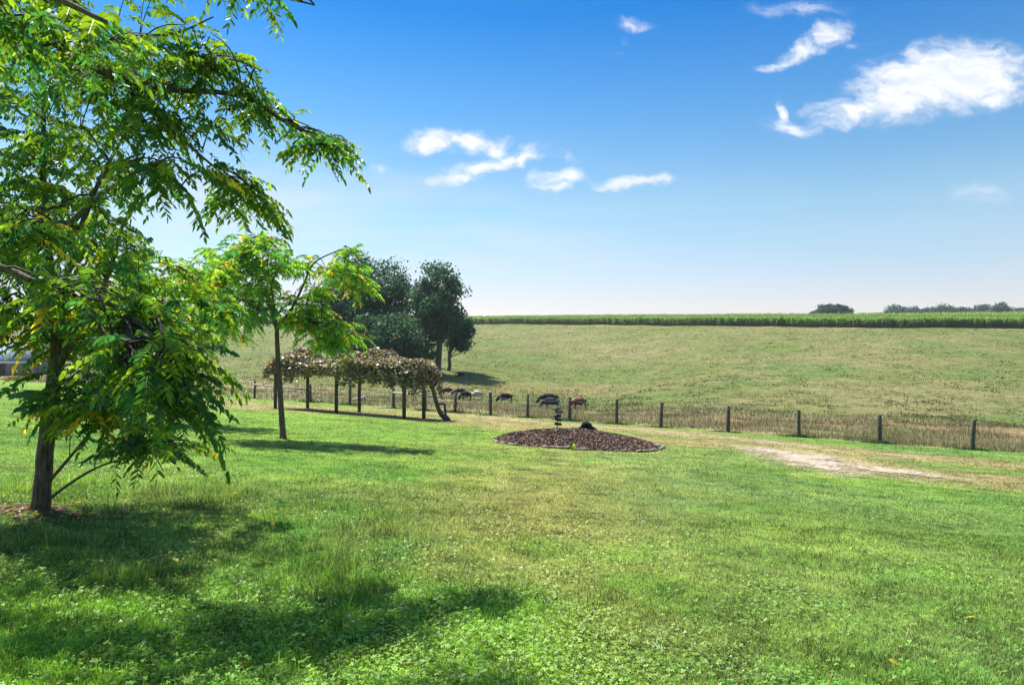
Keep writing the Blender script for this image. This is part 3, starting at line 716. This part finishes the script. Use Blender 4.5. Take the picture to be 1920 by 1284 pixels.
# ------------------------------------------------------------------ fence
FP = [(170,0),(290,0),(385,0),(477,712),(582,718),(656,720),(738,726),(797,729),(853,733),(920,733),(989,737),(1068,742),(1156,746),(1239,752),(1365,759),(1498,766),(1649,775),(1823,784),(2030,0),(2300,0)]
fp = []
for px, top in FP:
    d = 1/(0.0155+1.108e-5*px); x = (px-960)/F*d; fp.append((x, d, gz(x, d), px, top))
fr = empty('post_fence', (fp[9][0], fp[9][1], fp[9][2]), 'wooden post and wire fence separating the lawn from the pasture', 'fence')
tops = []
for (x, y, z, px, top) in fp:
    h = (EYE-(top-640)/F*y-z) if top else 1.25
    mb = MB(); t = (random.uniform(-.06, .06), random.uniform(-.04, .04)); r = .080+.02*random.random()
    mb.tube([(x, y, z-.15), (x, y, z+.1), (x+t[0]*.5, y, z+h*.5), (x+t[0], y+t[1], z+h-.02), (x+t[0], y+t[1], z+h)], [r*1.05, r, r*.97, r*.93, r*.75], 10, True, .05)
    local(mb.build('post', M_post, fr, True), fr); tops.append((x, y, z, h))
for hh in (.25, .5, .75, 1.0):
    mb = MB()
    for (a, b) in zip(tops[:-1], tops[1:]):
        mb.tube([(a[0], a[1]-.09, a[2]+hh*a[3]/1.15), ((a[0]+b[0])/2, (a[1]+b[1])/2-.09, (a[2]+b[2])/2+hh-.01), (b[0], b[1]-.09, b[2]+hh*b[3]/1.15)], .006, 4, False)
    local(mb.build('wire', M_wire, fr), fr)
def rail(i, j, za, zb):
    a, b = tops[i], tops[j]; mb = MB()
    mb.tube([(a[0]-.02, a[1]-.13, a[2]+za), ((a[0]+b[0])/2, (a[1]+b[1])/2-.13, (a[2]+b[2]+za+zb)/2), (b[0], b[1]-.13, b[2]+zb)], .055, 8, True, .08)
    local(mb.build('rail', M_rail, fr, True), fr)
rail(3, 4, 1.0, .85); rail(6, 8, .98, .9)
# weeds at the post feet
n = 9000; k = rng.integers(0, len(fp), n); fa = np.array([(q[0], q[1]) for q in fp]); wsz = np.array([.25+.75*random.random() for _ in fp])
xx = fa[k, 0]+rng.normal(size=n)*.38; yy = fa[k, 1]+rng.normal(size=n)*.18
tag(blades('post_weeds', xx, yy, (.08+.22*rng.random(n))*wsz[k], .02+.02*rng.random(n), np.array((0.045, 0.085, 0.02))*(.6+.8*rng.random((n, 1))), M_blade, .8), 'dark green weeds around the feet of the fence posts', 'weeds', kind='stuff')
# log lying behind the fence
h_ = hit(672, 755); d = h_.y+1.3; x = (672-960)/F*d; mb = MB(); zz = gz(x, d)
mb.tube([(x-.45, d, zz+.2), (x, d+.02, zz+.26), (x+.5, d, zz+.36)], [.07, .10, .17], 9, True, .1)
lr = mb.build('fallen_log', M_rail, None, True); tag(lr, 'pale grey log lying in the grass behind the arbor', 'log')

# ------------------------------------------------------------------ vine arbor
front = [(-12.2, 35.2), (-8.65, 33.6), (-4.87, 30.8)]; back = [(-11.05, 36.9), (-7.85, 35.1), (-4.15, 32.1)]
ar = empty('vine_arbor', (-8.3, 34, gz(-8.3, 34)), 'wooden post arbor smothered in brown and grey-green grape vines', 'arbor')
ah = 2.05
for (x, y) in front+back:
    z = gz(x, y); r = .085; mb = MB(); mb.tube([(x, y, z-.1), (x, y, z+1), (x+.02, y, z+ah)], [r*1.05, r, r*.95], 9, True, .06); local(mb.build('post', M_post, ar, True), ar)
def beam(a, b, dz=0.0, ext=.5, r=.05):
    A = Vector((a[0], a[1], gz(*a)+ah+dz)); B = Vector((b[0], b[1], gz(*b)+ah+dz)); d = (B-A).normalized()*ext; mb = MB()
    mb.tube([A-d, (A+B)/2, B+d], r, 6, True, .05); local(mb.build('beam', M_post, ar, True), ar)
for R_ in (front, back): beam(R_[0], R_[1], .03); beam(R_[1], R_[2], .03)
for a, b in zip(front, back): beam(a, b, .12, .3, .045)
# vine leaves: domed canopy along the arbor axis
ax0 = np.array(((front[0][0]+back[0][0])/2-.75, (front[0][1]+back[0][1])/2+.35)); ax1 = np.array(((front[2][0]+back[2][0])/2+.75, (front[2][1]+back[2][1])/2-.5))
n = 21000; t = rng.random(n); al = ax0+(ax1-ax0)*t[:, None]
dirx = (ax1-ax0)/np.linalg.norm(ax1-ax0); perp = np.array((-dirx[1], dirx[0])); q = rng.random(n)*2-1; 
lump = fbm(t*9, q*1.5+4, 201, 3)
endf = np.clip(np.minimum(t/.07, (1-t)/.09), 0, 1)**.5
topz = (-0.45+1.5*fbm(t*7, q*.8+4, 205, 3)+.85*lump)*(1-.45*np.abs(q)**2.2)*(.35+.65*endf)
dz = np.where(rng.random(n) < .7, topz-0.28*rng.random(n)**2, topz-0.5*rng.random(n))
n_h = 16; ht_ = rng.random(n_h); hq_ = rng.random(n_h)*2-1; hl_ = .25+.75*rng.random(n_h)**2
hang = (rng.random(n) < .14+.25*(1-endf)) | ((np.abs(q) > .8) & (rng.random(n) < .5)); hmask = fbm(t*16, 0*t+3, 211, 2)
dz = np.where(hang, topz*.3-rng.random(n)*(0.30+.9*np.clip(hmask-.35, 0, 1)*1.4), dz)
for i_ in range(n_h):
    a0 = i_*55; sl2 = slice(a0, a0+55); t[sl2] = ht_[i_]+rng.normal(size=55)*.006; q[sl2] = hq_[i_]*.95; dz[sl2] = .1-hl_[i_]*rng.random(55)
t = np.clip(t, 0, 1); al = ax0+(ax1-ax0)*t[:, None]
wd = 1.10+.3*(fbm(t*8, 0*t, 221, 2)-.5); xy = al+perp*(q*wd)[:, None]
dz = dz-0.9*(np.clip((t-.93)/.07, 0, 1)**1.5)*rng.random(n)-.5*(np.clip((.07-t)/.07, 0, 1))*rng.random(n)
zz = ground_z(al[:, 0], al[:, 1])+ah+dz
def leaf_cards(c, size, col, nm=None, mt=None, name='leaves', parent=None, five=True):
    n = len(c); a = rng.normal(size=(n, 3)); 
    if nm is not None: a = a*.7+nm
    a /= np.linalg.norm(a, axis=1)[:, None]; b = np.cross(a, rng.normal(size=(n, 3))); b /= np.linalg.norm(b, axis=1)[:, None]; e = np.cross(a, b)
    s = size[:, None]
    pts = [-b*.5, e*.5-b*.15, e*.32+b*.42, b*.6+a*.08, -e*.32+b*.42, -e*.5-b*.15] if five else [-b*.5, e*.42, b*.5, -e*.42]
    V = np.stack([c+p_*s+a*s*(.12 if i % 2 else 0) for i, p_ in enumerate(pts)], 1); k = len(pts)
    Fc = np.arange(n*k).reshape(n, k); o = new_mesh(name, V.reshape(-1, 3), [Fc], mt, parent, np.repeat(col, k, 0)); return o
pal = np.array([(.24, .22, .14), (.14, .17, .07), (.30, .25, .17), (.17, .12, .08), (.36, .26, .08), (.34, .31, .24), (.09, .07, .05)])
pk = rng.choice(len(pal), n, p=[.24, .22, .17, .13, .06, .12, .06]); col = pal[pk]*(.5+1.05*rng.random((n, 1)))*(.6+.8*fbm(t*25, q*3, 231, 3))[:, None]
yel = (dz < .05) & (rng.random(n) < .3) & (t > .3) & (t < .55); col[yel] = np.array((.40, .32, .04))
local(leaf_cards(np.stack([xy[:, 0], xy[:, 1], zz], 1), .075+.085*rng.random(n), col, np.array([[0, 0, .6]]), M_vine, 'vine_leaves', ar), ar)
mb = MB()
for k in range(90):
    t0 = random.random()*.9+.03; qq = random.uniform(-1, 1); pts = []
    for j in range(5):
        tt = min(1, t0+j*.018); c2 = ax0+(ax1-ax0)*tt+perp*(qq+random.uniform(-.2, .2)); pts.append((c2[0], c2[1], gz(c2[0], c2[1])+ah+.1+random.uniform(-.15, .35)))
    mb.tube(pts, .014, 4, False)
local(mb.build('vine_stems', M_twig, ar), ar)
# thick vine trunk curving to the ground at the right end
e0 = plp(842, 786); VD = e0[1]
vt = MB()
vt.tube(limb_pts([P(796,688,VD), P(806,705,VD), P(812,728,VD), P(818,752,VD), P(826,772,VD), P(836,783,VD), P(843,789,VD)], 14), np.linspace(.07, .12, len(limb_pts([P(796,688,VD), P(806,705,VD), P(812,728,VD), P(818,752,VD), P(826,772,VD), P(836,783,VD), P(843,789,VD)], 14))), 8, True, .12)
vt.tube([P(818,757,VD), P(826,755,VD), P(834,756,VD), P(835,770,VD), P(836,785,VD)], [.05, .05, .06, .06, .075], 7, True, .12)
vt.tube([P(834,776,VD), P(841,783,VD-.1), P(845,789,VD-.2)], [.08, .09, .05], 7, True, .15)
local(vt.build('vine_trunk', M_bark, ar, True), ar)

# ------------------------------------------------------------------ mulch bed with edging, sign and rocks
bx = np.linspace(BX-BRX*1.2, BX+BRX*1.2, 110); by = np.linspace(BY-BRY*1.2, BY+BRY*1.2, 100)
def bed_h(x, y):
    r = bed_r(x, y); return np.clip(1-r, 0, 1)**.75*.60*(1-.25*np.clip(1-r, 0, 1))+.05*(fbm(x*4, y*4, 301, 3)-.5)*(r < 1)
BXX, BYY = np.meshgrid(bx, by); rr = bed_r(BXX, BYY); zb = ground_z(BXX, BYY)+np.where(rr < 1.0, bed_h(BXX, BYY)+.02, -.05)
idx = np.arange(BXX.size).reshape(BXX.shape)
Qb = np.stack([idx[:-1, :-1], idx[:-1, 1:], idx[1:, 1:], idx[1:, :-1]], -1).reshape(-1, 4); rq = rr.ravel()[Qb].min(1); Qb = Qb[rq < 1.0]
bed = empty('mulch_bed', (BX, BY, gz(BX, BY)), 'round mounded garden bed of dark brown bark mulch', 'garden bed')
local(new_mesh('mulch_mound', np.stack([BXX, BYY, zb], -1).reshape(-1, 3), [Qb], M_mulch, bed, None, True), bed)
def bedz(x, y): return gz(x, y)+(float(bed_h(np.array([x]), np.array([y]))[0])+.02 if float(bed_r(np.array([x]), np.array([y]))[0]) < 1 else 0)
n = 24000; th = rng.random(n)*6.28; r = np.sqrt(rng.random(n))*1.08; x = BX+BRX*r*np.cos(th); y = BY+BRY*r*np.sin(th)
ok = bed_r(x, y) < .97+.1*rng.random(n)**3; x, y = x[ok], y[ok]; z = ground_z(x, y)+bed_h(x, y)+.03; n = len(x)
colm = np.array((0.150, 0.100, 0.078))*(.25+1.6*rng.random((n, 1))); colm[rng.random(n) < .04] = (.32, .24, .17)
M_chip = leaf_mat('mulch_chip', 0.0, .15, (1, 1, 1), .9)
ch = leaf_cards(np.stack([x, y, z], 1), .03+.05*rng.random(n), colm, np.array([[0, 0, .5]]), M_chip, 'mulch_chips', bed, False); ch['kind'] = 'stuff'; local(ch, bed)
M_stone = rough_mat('edging_stone', (0.07, 0.055, 0.045), (0.22, 0.19, 0.155), 9, .6, .9)
def rock(name, c, s, mt, parent=None, seed=0, flat=1.0, sub=3, rough=.3):
    import bmesh
    bm = bmesh.new(); bmesh.ops.create_icosphere(bm, subdivisions=sub, radius=1); rn = np.random.default_rng(seed); ks = rn.normal(size=(7, 3)); 
    for v in bm.verts:
        f = 1+rough*.35*sum(math.sin(v.co.dot(Vector(k))*2.2+i) for i, k in enumerate(ks))/2.2
        v.co = Vector((v.co.x*s[0]*f, v.co.y*s[1]*f, max(v.co.z*f, -.55)*s[2]))
    me = bpy.data.meshes.new(name); bm.to_mesh(me); bm.free(); me.materials.append(mt)
    o = bpy.data.objects.new(name, me); COL.objects.link(o)
    if parent: o.parent = parent; o.location = Vector(c)-parent.location
    else: o.location = c
    return o
edge = [(935,833),(950,838),(972,842),(1000,845),(1027,847),(1052,846),(1080,846),(1105,845),(1130,844),(1155,842),(1172,840),(1190,838)]
for i in range(34):
    a = math.radians(196+i*4.9)
    if random.random() < (.55 if i < 14 else .25): continue
    x = BX+BRX*1.02*math.cos(a); y = BY+BRY*1.02*math.sin(a)
    for _ in range(12):
        r_ = float(bed_r(np.array([x]), np.array([y]))[0]); x = BX+(x-BX)*1.02/max(r_, .5); y = BY+(y-BY)*1.02/max(r_, .5)
    mb = MB(); R = Matrix.Rotation(a+math.pi/2+random.uniform(-.15, .15), 4, 'Z') @ Matrix.Rotation(random.uniform(-.08, .08), 4, 'Y')
    mb.box((x, y+random.uniform(-.04,.04), gz(x, y)+.015+.03*random.random()), (.16+.22*random.random(), .08, .06), R, None, .12)
    local(mb.build('edging_stone', M_stone, bed), bed)
hs = plp(1225, 838)
o = rock('flat_stone', (hs[0], hs[1], gz(*hs)+.07), (.20, .12, .07), M_stone, None, 3); tag(o, 'flat pale stone lying at the right tip of the mulch bed', 'stone')
M_dark = rough_mat('dark_rock', (0.004, 0.004, 0.006), (0.020, 0.021, 0.027), 8, .9, .8, spec=.15)
rx_, ry_ = 2.48, 22.6; rz_ = bedz(rx_, ry_)+.08
rk = empty('rock_pile', (rx_, ry_, rz_), 'black jagged rock heaped on the back of the mulch bed', 'rock')
for i, (dx, dy, dz_, s) in enumerate(((-.02, 0, .04, (.20, .15, .22)), (.17, -.05, .02, (.17, .12, .13)), (-.16, .02, .03, (.12, .1, .10)), (.25, -.08, .0, (.08, .08, .07)))):
    rock('rock', (rx_+dx, ry_+dy, rz_+dz_), s, M_dark, rk, 10+i, 1, 3, .5)
# finger sign
sx, sy = 1.56, 23.45; sz = bedz(sx, sy); st = empty('signpost', (sx, sy, sz), 'little black garden signpost with five weathered arrow boards', 'signpost')
mb = MB(); mb.tube([(sx, sy, sz-.1), (sx, sy, sz+.4), (sx+.005, sy, EYE-(762-640)/F*sy)], .016, 8); M_sign = rough_mat('sign_stake', (.012, .012, .014), (.05, .05, .05), 20, .2, .6)
local(mb.build('stake', M_sign, st, True), st)
M_board = rough_mat('grey_board', (.055, .055, .06), (.19, .185, .18), 12, .3, .8, (4, 1, 1)); M_bd2 = rough_mat('dark_board', (.012, .012, .018), (.06, .06, .07), 12, .3, .7)
stop = EYE-(764-640)/F*sy-sz
for i, (zz_, tl, sgn, dx, mt_) in enumerate(((stop, .12, -1, -.02, M_board), (stop-.11, -.05, 1, .05, M_board), (stop-.25, .10, -1, .0, M_bd2), (stop-.37, -.30, 1, .03, M_bd2), (stop-.52, -.16, 1, .02, M_bd2))):
    pr = [(-.13, -.05), (.09, -.05), (.15, 0), (.09, .05), (-.13, .05)]; V = []
    for yy_ in (-.012, .012):
        for (a, b_) in pr:
            a *= sgn; ca, sa = math.cos(tl), math.sin(tl); V.append((sx+dx+a*ca-b_*sa, sy-.03+yy_+a*.25, sz+zz_+a*sa+b_*ca))
    mb = MB(); mb.add(V, [(i2, (i2+1) % 5, 5+(i2+1) % 5, 5+i2) for i2 in range(5)], [(0, 2, 1), (0, 3, 2), (0, 4, 3), (5, 6, 7), (5, 7, 8), (5, 8, 9)])
    local(mb.build('arrow_board', mt_, st), st)
# seedlings in the bed
for (px, py, lb) in ((1075, 832, 'tiny yellow-green seedling in the front of the mulch bed'), (1110, 815, 'tiny green weed beside the black rock on the mulch')):
    h_ = plp(px, py+9); x, y = h_; z = bedz(x, y); n = 26
    c3 = np.array((x, y, z+.05))+rng.normal(size=(n, 3))*np.array((.05, .05, .04)); tag(leaf_cards(c3, .05+.03*rng.random(n), np.array([(.18, .26, .03)])*(.7+.6*rng.random((n, 1))), None, M_leaf, 'seedling'), lb, 'seedling')

# ------------------------------------------------------------------ cattle
def cow_mesh():
    # x forward, z up, nose at +x; grazing
    vs = [(-.75,0,1.06,.33,.36),(-.35,0,1.00,.40,.44),(.10,0,.97,.42,.48),(.50,0,1.00,.36,.44),(.80,0,.96,.25,.33),(1.03,0,.76,.20,.25),(1.20,0,.50,.18,.20),(1.30,0,.30,.13,.15),(1.34,0,.14,.075,.08)]
    ed = [(i, i+1) for i in range(8)]
    def add(par, pts):
        p_ = par
        for q_ in pts: vs.append(q_); ed.append((p_, len(vs)-1)); p_ = len(vs)-1
    for s in (-1, 1):
        add(0, [(-.72, .20*s, .80, .14, .17), (-.80, .20*s, .50, .075, .08), (-.76, .2*s, .24, .055, .055), (-.74, .2*s, .0, .06, .06)])
        add(3, [(.52, .18*s, .72, .11, .12), (.50+.06*s, .18*s, .42, .065, .065), (.50+.04*s, .18*s, .2, .05, .05), (.52+.04*s, .18*s, .0, .06, .06)])
        add(6, [(1.16, .20*s, .60, .05, .03), (1.12, .27*s, .58, .03, .02)])
    add(0, [(-1.0, 0, 1.10, .03, .03), (-1.04, 0, .8, .025, .025), (-1.03, 0, .45, .035, .035)])
    me = bpy.data.meshes.new('cow_skel'); me.from_pydata([v[:3] for v in vs], ed, []); o = bpy.data.objects.new('cow_skel', me); COL.objects.link(o)
    sk = o.modifiers.new('s', 'SKIN'); o.modifiers.new('u', 'SUBSURF').levels = 1
    for i, v in enumerate(vs): me.skin_vertices[0].data[i].radius = (v[3], v[4])
    me.skin_vertices[0].data[2].use_root = True
    bpy.context.view_layer.update()
    dg = bpy.context.evaluated_depsgraph_get(); m2 = bpy.data.meshes.new_from_object(o.evaluated_get(dg)); bpy.data.objects.remove(o)
    m2.polygons.foreach_set('use_smooth', np.ones(len(m2.polygons), bool)); return m2
cm = cow_mesh()
hide = {'black': rough_mat('black_hide', (.004, .004, .006), (.014, .014, .019), 4, .2, .8, spec=.08), 'red': rough_mat('red_hide', (.05, .016, .010), (.16, .05, .022), 2.5, .2, .6),
        'dark': rough_mat('dark_hide', (.008, .008, .010), (.045, .045, .05), 4, .2, .85, spec=.08), 'cream': rough_mat('cream_hide', (.22, .17, .12), (.50, .43, .34), 2.5, .2, .7), 'maroon': rough_mat('maroon_hide', (.04, .012, .012), (.12, .035, .028), 2.5, .2, .6)}
cattle = [(836,724,738,27,'maroon',1,'maroon cow grazing nearest the arbor end'),(861,726,738,26,'dark',1,'charcoal cow standing directly behind a fence post beside the maroon cow'),
 (872,732,749,25,'black',1,'black cow grazing in front of the cream cow'),(893,731,748,24,'cream',1,'cream coloured cow standing behind a black one'),
 (946,736,752,32,'black',1,'lone black cow grazing between two fence posts'),(1027,737,755,42,'black',1,'black cow standing behind another black cow'),
 (1031,744,763,38,'dark',1,'charcoal cow with shiny back in front of a black cow, above the signpost'),(1084,744,765,34,'red',1,'red-brown cow partly behind a fence post'),
 (864,696,706,14,'black',1,'small black cow resting in the tree shade on the hill')]
for (px, ty, by_, wpx, hd, fl_, lb) in cattle:
    h_ = hit(px, by_+1, 52, 200); d = h_.y; L = wpx*d/F/2.35; Hh = (by_-ty)*d/F/1.36
    sc = (L, max(L, .8)*.95 if wpx > 16 else L, Hh*1.08)
    me = cm.copy(); me.materials.clear(); me.materials.append(hide[hd]); o = bpy.data.objects.new('cow', me); COL.objects.link(o)
    x = (px-960)/F*d-.15*L*(-1); o.location = (x, d, h_.z-.02); o.scale = sc; o.rotation_euler = (0, 0, math.pi+random.uniform(-.22, .22))
    tag(o, lb, 'cow', 'grazing cattle')

# ------------------------------------------------------------------ far trees
def far_tree(name, label, base, h, wd, trunks, seed, n=16000, col=(0.040, 0.098, 0.052), dens=1.0, low=.12, leaf=.30, cat='tree', group=None, nb=26, dpt=None):
    global rng
    rs = np.random.default_rng(seed); root = empty(name, base, label, cat, group); base = np.array(tuple(base)); dpt = dpt or wd
    # sub-blobs filling an uneven envelope
    B = []
    zc_ = h*(1+low)/2; hz = h*(1-low)/2*.90
    for k in range(int(nb*1.8)):
        v = rs.normal(size=3); v /= np.linalg.norm(v); v *= rs.random()**.40
        rb = (.075+.075*rs.random())*math.sqrt(h*wd)
        B.append((base+np.array((v[0]*wd*.44, v[1]*dpt*.44, max(rb*.3, zc_+v[2]*hz))), rb))
    mb = MB()
    for (dx, lean, r0) in trunks:
        b0 = base+np.array((dx, 0, -.3)); tp = b0+np.array((lean, 0, h*.78)); pts = [b0+(tp-b0)*k/6+rs.normal(size=3)*np.array((.12, .12, 0))*(k > 0) for k in range(7)]
        mb.tube(pts, np.linspace(r0, r0*.3, 7), 8, True, .08)
        for (c, rb) in B[::2]:
            i = 2+int(3*rs.random()); s_ = pts[i]; m_2 = (s_+c)/2+rs.normal(size=3)*.3
            if c[2] > s_[2]: mb.tube([s_, m_2, c], [r0*.32, r0*.2, r0*.08], 5, False)
    local(mb.build('trunk', M_bark, root, True), root)
    c = []; nm = []
    for (cc, rb) in B:
        k = int(n/len(B)); v = rs.normal(size=(k, 3)); v /= np.linalg.norm(v, axis=1)[:, None]
        lump_ = 1+.45*np.sin(v[:, 0]*5+cc[0])*np.sin(v[:, 1]*5+cc[1]*2)*np.sin(v[:, 2]*6+1)
        rr_ = rb*np.minimum(np.abs(rs.normal(size=k)), 1.35)**.6*.95*lump_; keep_ = rs.random(k) < dens
        c.append((cc+v*rr_[:, None]*np.array((1.1, 1.1, .8)))[keep_]); nm.append(v[keep_])
    c = np.concatenate(c); nm = np.concatenate(nm); k = len(c)
    cl_ = np.array(col)*(.55+.9*rs.random((k, 1)))*np.where(rs.random((k, 1)) < .3, np.array((1.35, 1.25, .9)), 1.0)
    local(leaf_cards(c, leaf*(.6+.8*rs.random(k)), cl_, nm*.8, M_far, 'crown', root, False), root); return root
g = 'trees in the clump on the hillside'
def at(px, d): x = (px-960)/F*d; return Vector((x, d, gz(x, d)))
def ht(px, d, ytop): return EYE-(ytop-640)/F*d-at(px, d).z
D1 = 101.0
far_tree('oak_tree', 'broad round-topped dark tree at the back of the hillside clump', at(700, D1+4), ht(700, D1+4, 474), 16.5, [(0, .5, .45), (1.6, 1.5, .3)], 11, 18000, low=.20, leaf=.38, group=g, nb=40)
far_tree('oak_tree', 'tall slim dark tree with a bare pale trunk at the right of the clump', at(820, D1-4), ht(820, D1-4, 486), 7.6, [(0, .2, .50), (-1.6, .0, .25), (-2.6, -.3, .22)], 12, 20000, low=.26, leaf=.34, group=g, nb=34, dens=.6)
far_tree('oak_tree', 'low spreading dark tree at the left of the hillside clump', at(622, D1), ht(622, D1, 520), 9.0, [(0, 0, .35)], 13, 15000, low=.15, leaf=.34, group=g, nb=24)
far_tree('oak_tree', 'short leafy dark tree with branches drooping over the shaded grass', at(855, D1-1), ht(855, D1-1, 585), 5.6, [(-1.2, .6, .3)], 14, 9000, low=.33, leaf=.32, group=g, nb=18)
far_tree('shrub', 'dark bushy undergrowth in the middle of the clump behind the arbor', at(715, D1-8), ht(715, D1-8, 585), 16, [(0, 0, .2), (2, 0, .15)], 15, 12000, low=.0, leaf=.38, group=g, nb=34, cat='shrub', dpt=6)
far_tree('shrub', 'dark low shrub at the foot of the slim tree in the clump', at(775, D1-6), ht(775, D1-6, 615), 6.5, [(0, 0, .2)], 16, 5500, low=.0, leaf=.32, group=g, nb=16, cat='shrub', dpt=4)
far_tree('oak_tree', 'blue-green tree crown peeking over the walnuts at the left', at(262, 105), ht(262, 105, 447), 9, [(0, 0, .4)], 17, 12000, low=.15, leaf=.36, nb=24)
far_tree('oak_tree', 'green tree standing on the slope behind the left walnuts', at(160, 85), ht(160, 85, 500), 12, [(0, 0, .4)], 18, 12000, (0.05, .10, .03), low=.12, leaf=.34, nb=24)
# beyond the corn
fc = (0.035, 0.066, 0.05)
far_tree('oak_tree', 'lone round tree rising above the corn on the skyline', at(1561, 330), ht(1561, 330, 568), 20, [(0, 0, .5)], 64, 20000, fc, low=.0, leaf=.65, nb=30)
far_tree('shrub', 'tiny round bush on the skyline left of the lone tree', at(1393, 340), ht(1393, 340, 587), 5, [(0, 0, .2)], 22, 1500, fc, low=.2, leaf=.6, nb=8, cat='shrub')
far_tree('shrub', 'tiny low bush on the skyline between the lone tree and the far wood', at(1642, 360), ht(1642, 360, 588), 6, [(0, 0, .2)], 23, 1500, fc, low=.2, leaf=.6, nb=8, cat='shrub')
for i, (px, yt, wp) in enumerate(((1668,577,40),(1700,571,56),(1735,572,52),(1768,572,56),(1800,574,50),(1832,567,52),(1868,566,56),(1905,568,56),(1950,570,60))):
    d = 430+12*(i % 3); far_tree('oak_tree', ['leftmost low tree of the far skyline wood', 'second tree from the left of the far wood', 'third tree from the left of the far wood', 'fourth tree from the left of the far wood', 'lowest tree in the dip of the far wood', 'tall tree just right of the dip in the far wood', 'seventh tree from the left of the far wood', 'rightmost visible tree of the far wood', 'far wood tree cut by the right edge'][i],
      at(px, d), ht(px, d, yt), wp*1.7*d/F, [(0, 0, .5)], 30+i, 14000, fc, low=.0, leaf=.95, nb=22, group='trees of the far skyline wood')

# ------------------------------------------------------------------ barn at the far left
bd = 97.0; bl = (-140-960)/F*bd; brr = (64-960)/F*bd; zb_ = min(gz(brr, bd), gz(bl, bd)); bn = empty('barn', ((bl+brr)/2, bd, zb_), 'low grey wooden barn with a blue-grey metal roof', 'barn')
M_bw = rough_mat('barn_boards', (.14, .135, .14), (.30, .29, .30), 3, .3, .9, (6, 6, .3)); M_roof = rough_mat('metal_roof', (.11, .15, .21), (.17, .22, .29), 2, .1, .75, (8, 1, 1), spec=.15)
zt = EYE-(676-640)/F*bd; zr_ = EYE-(646-640)/F*bd
mb = MB(); mb.box(((bl+brr)/2, bd+3.5, (zb_-.5+zt)/2), (brr-bl-.4, 6.8, zt-zb_+.5)); local(mb.build('wall', M_bw, bn), bn)
mb = MB(); e = .25
V = [(bl-e, bd-.4, zt), (brr+e, bd-.4, zt), (brr+e, bd+3.5, zr_+0.25), (bl-e, bd+3.5, zr_+0.25), (bl-e, bd+7.4, zt), (brr+e, bd+7.4, zt)]
V = V+[(a, b_, c_-.15) for a, b_, c_ in V]
mb.add(V, [(0, 1, 2, 3), (3, 2, 5, 4), (6, 9, 8, 7), (9, 10, 11, 8), (0, 6, 7, 1), (4, 5, 11, 10)], [(0, 3, 9), (0, 9, 6), (3, 4, 10), (3, 10, 9), (1, 7, 8), (1, 8, 2), (2, 8, 11), (2, 11, 5)]); local(mb.build('roof', M_roof, bn), bn)
mb = MB(); mb.box(((bl+brr)/2, bd-.43, zt-.08), (brr-bl+.5, .04, .22)); local(mb.build('fascia', rough_mat('pale_trim', (.5, .5, .5), (.7, .7, .7), 4, .1), bn), bn)
for x0 in (-5.5, -1.5, 3.0):
    mb = MB(); mb.box(((bl+brr)/2+x0, bd+.09, zb_+.95), (1.2, .08, 1.9)); local(mb.build('door', M_post, bn), bn)

# ------------------------------------------------------------------ haze
mh = bpy.data.materials.new('haze'); mh.use_nodes = True; nt = mh.node_tree; nt.nodes.clear(); out = N(nt, 'ShaderNodeOutputMaterial')
pv = N(nt, 'ShaderNodeVolumePrincipled'); pv.inputs['Color'].default_value = (.80, .90, 1, 1); pv.inputs['Density'].default_value = 0.00016; pv.inputs['Anisotropy'].default_value = 0.1
nt.links.new(pv.outputs[0], out.inputs['Volume'])
mb = MB(); mb.box((0, 2400, 10), (7200, 5400, 60)); tag(mb.build('haze', mh), 'thin pale summer haze over the fields', kind='stuff')
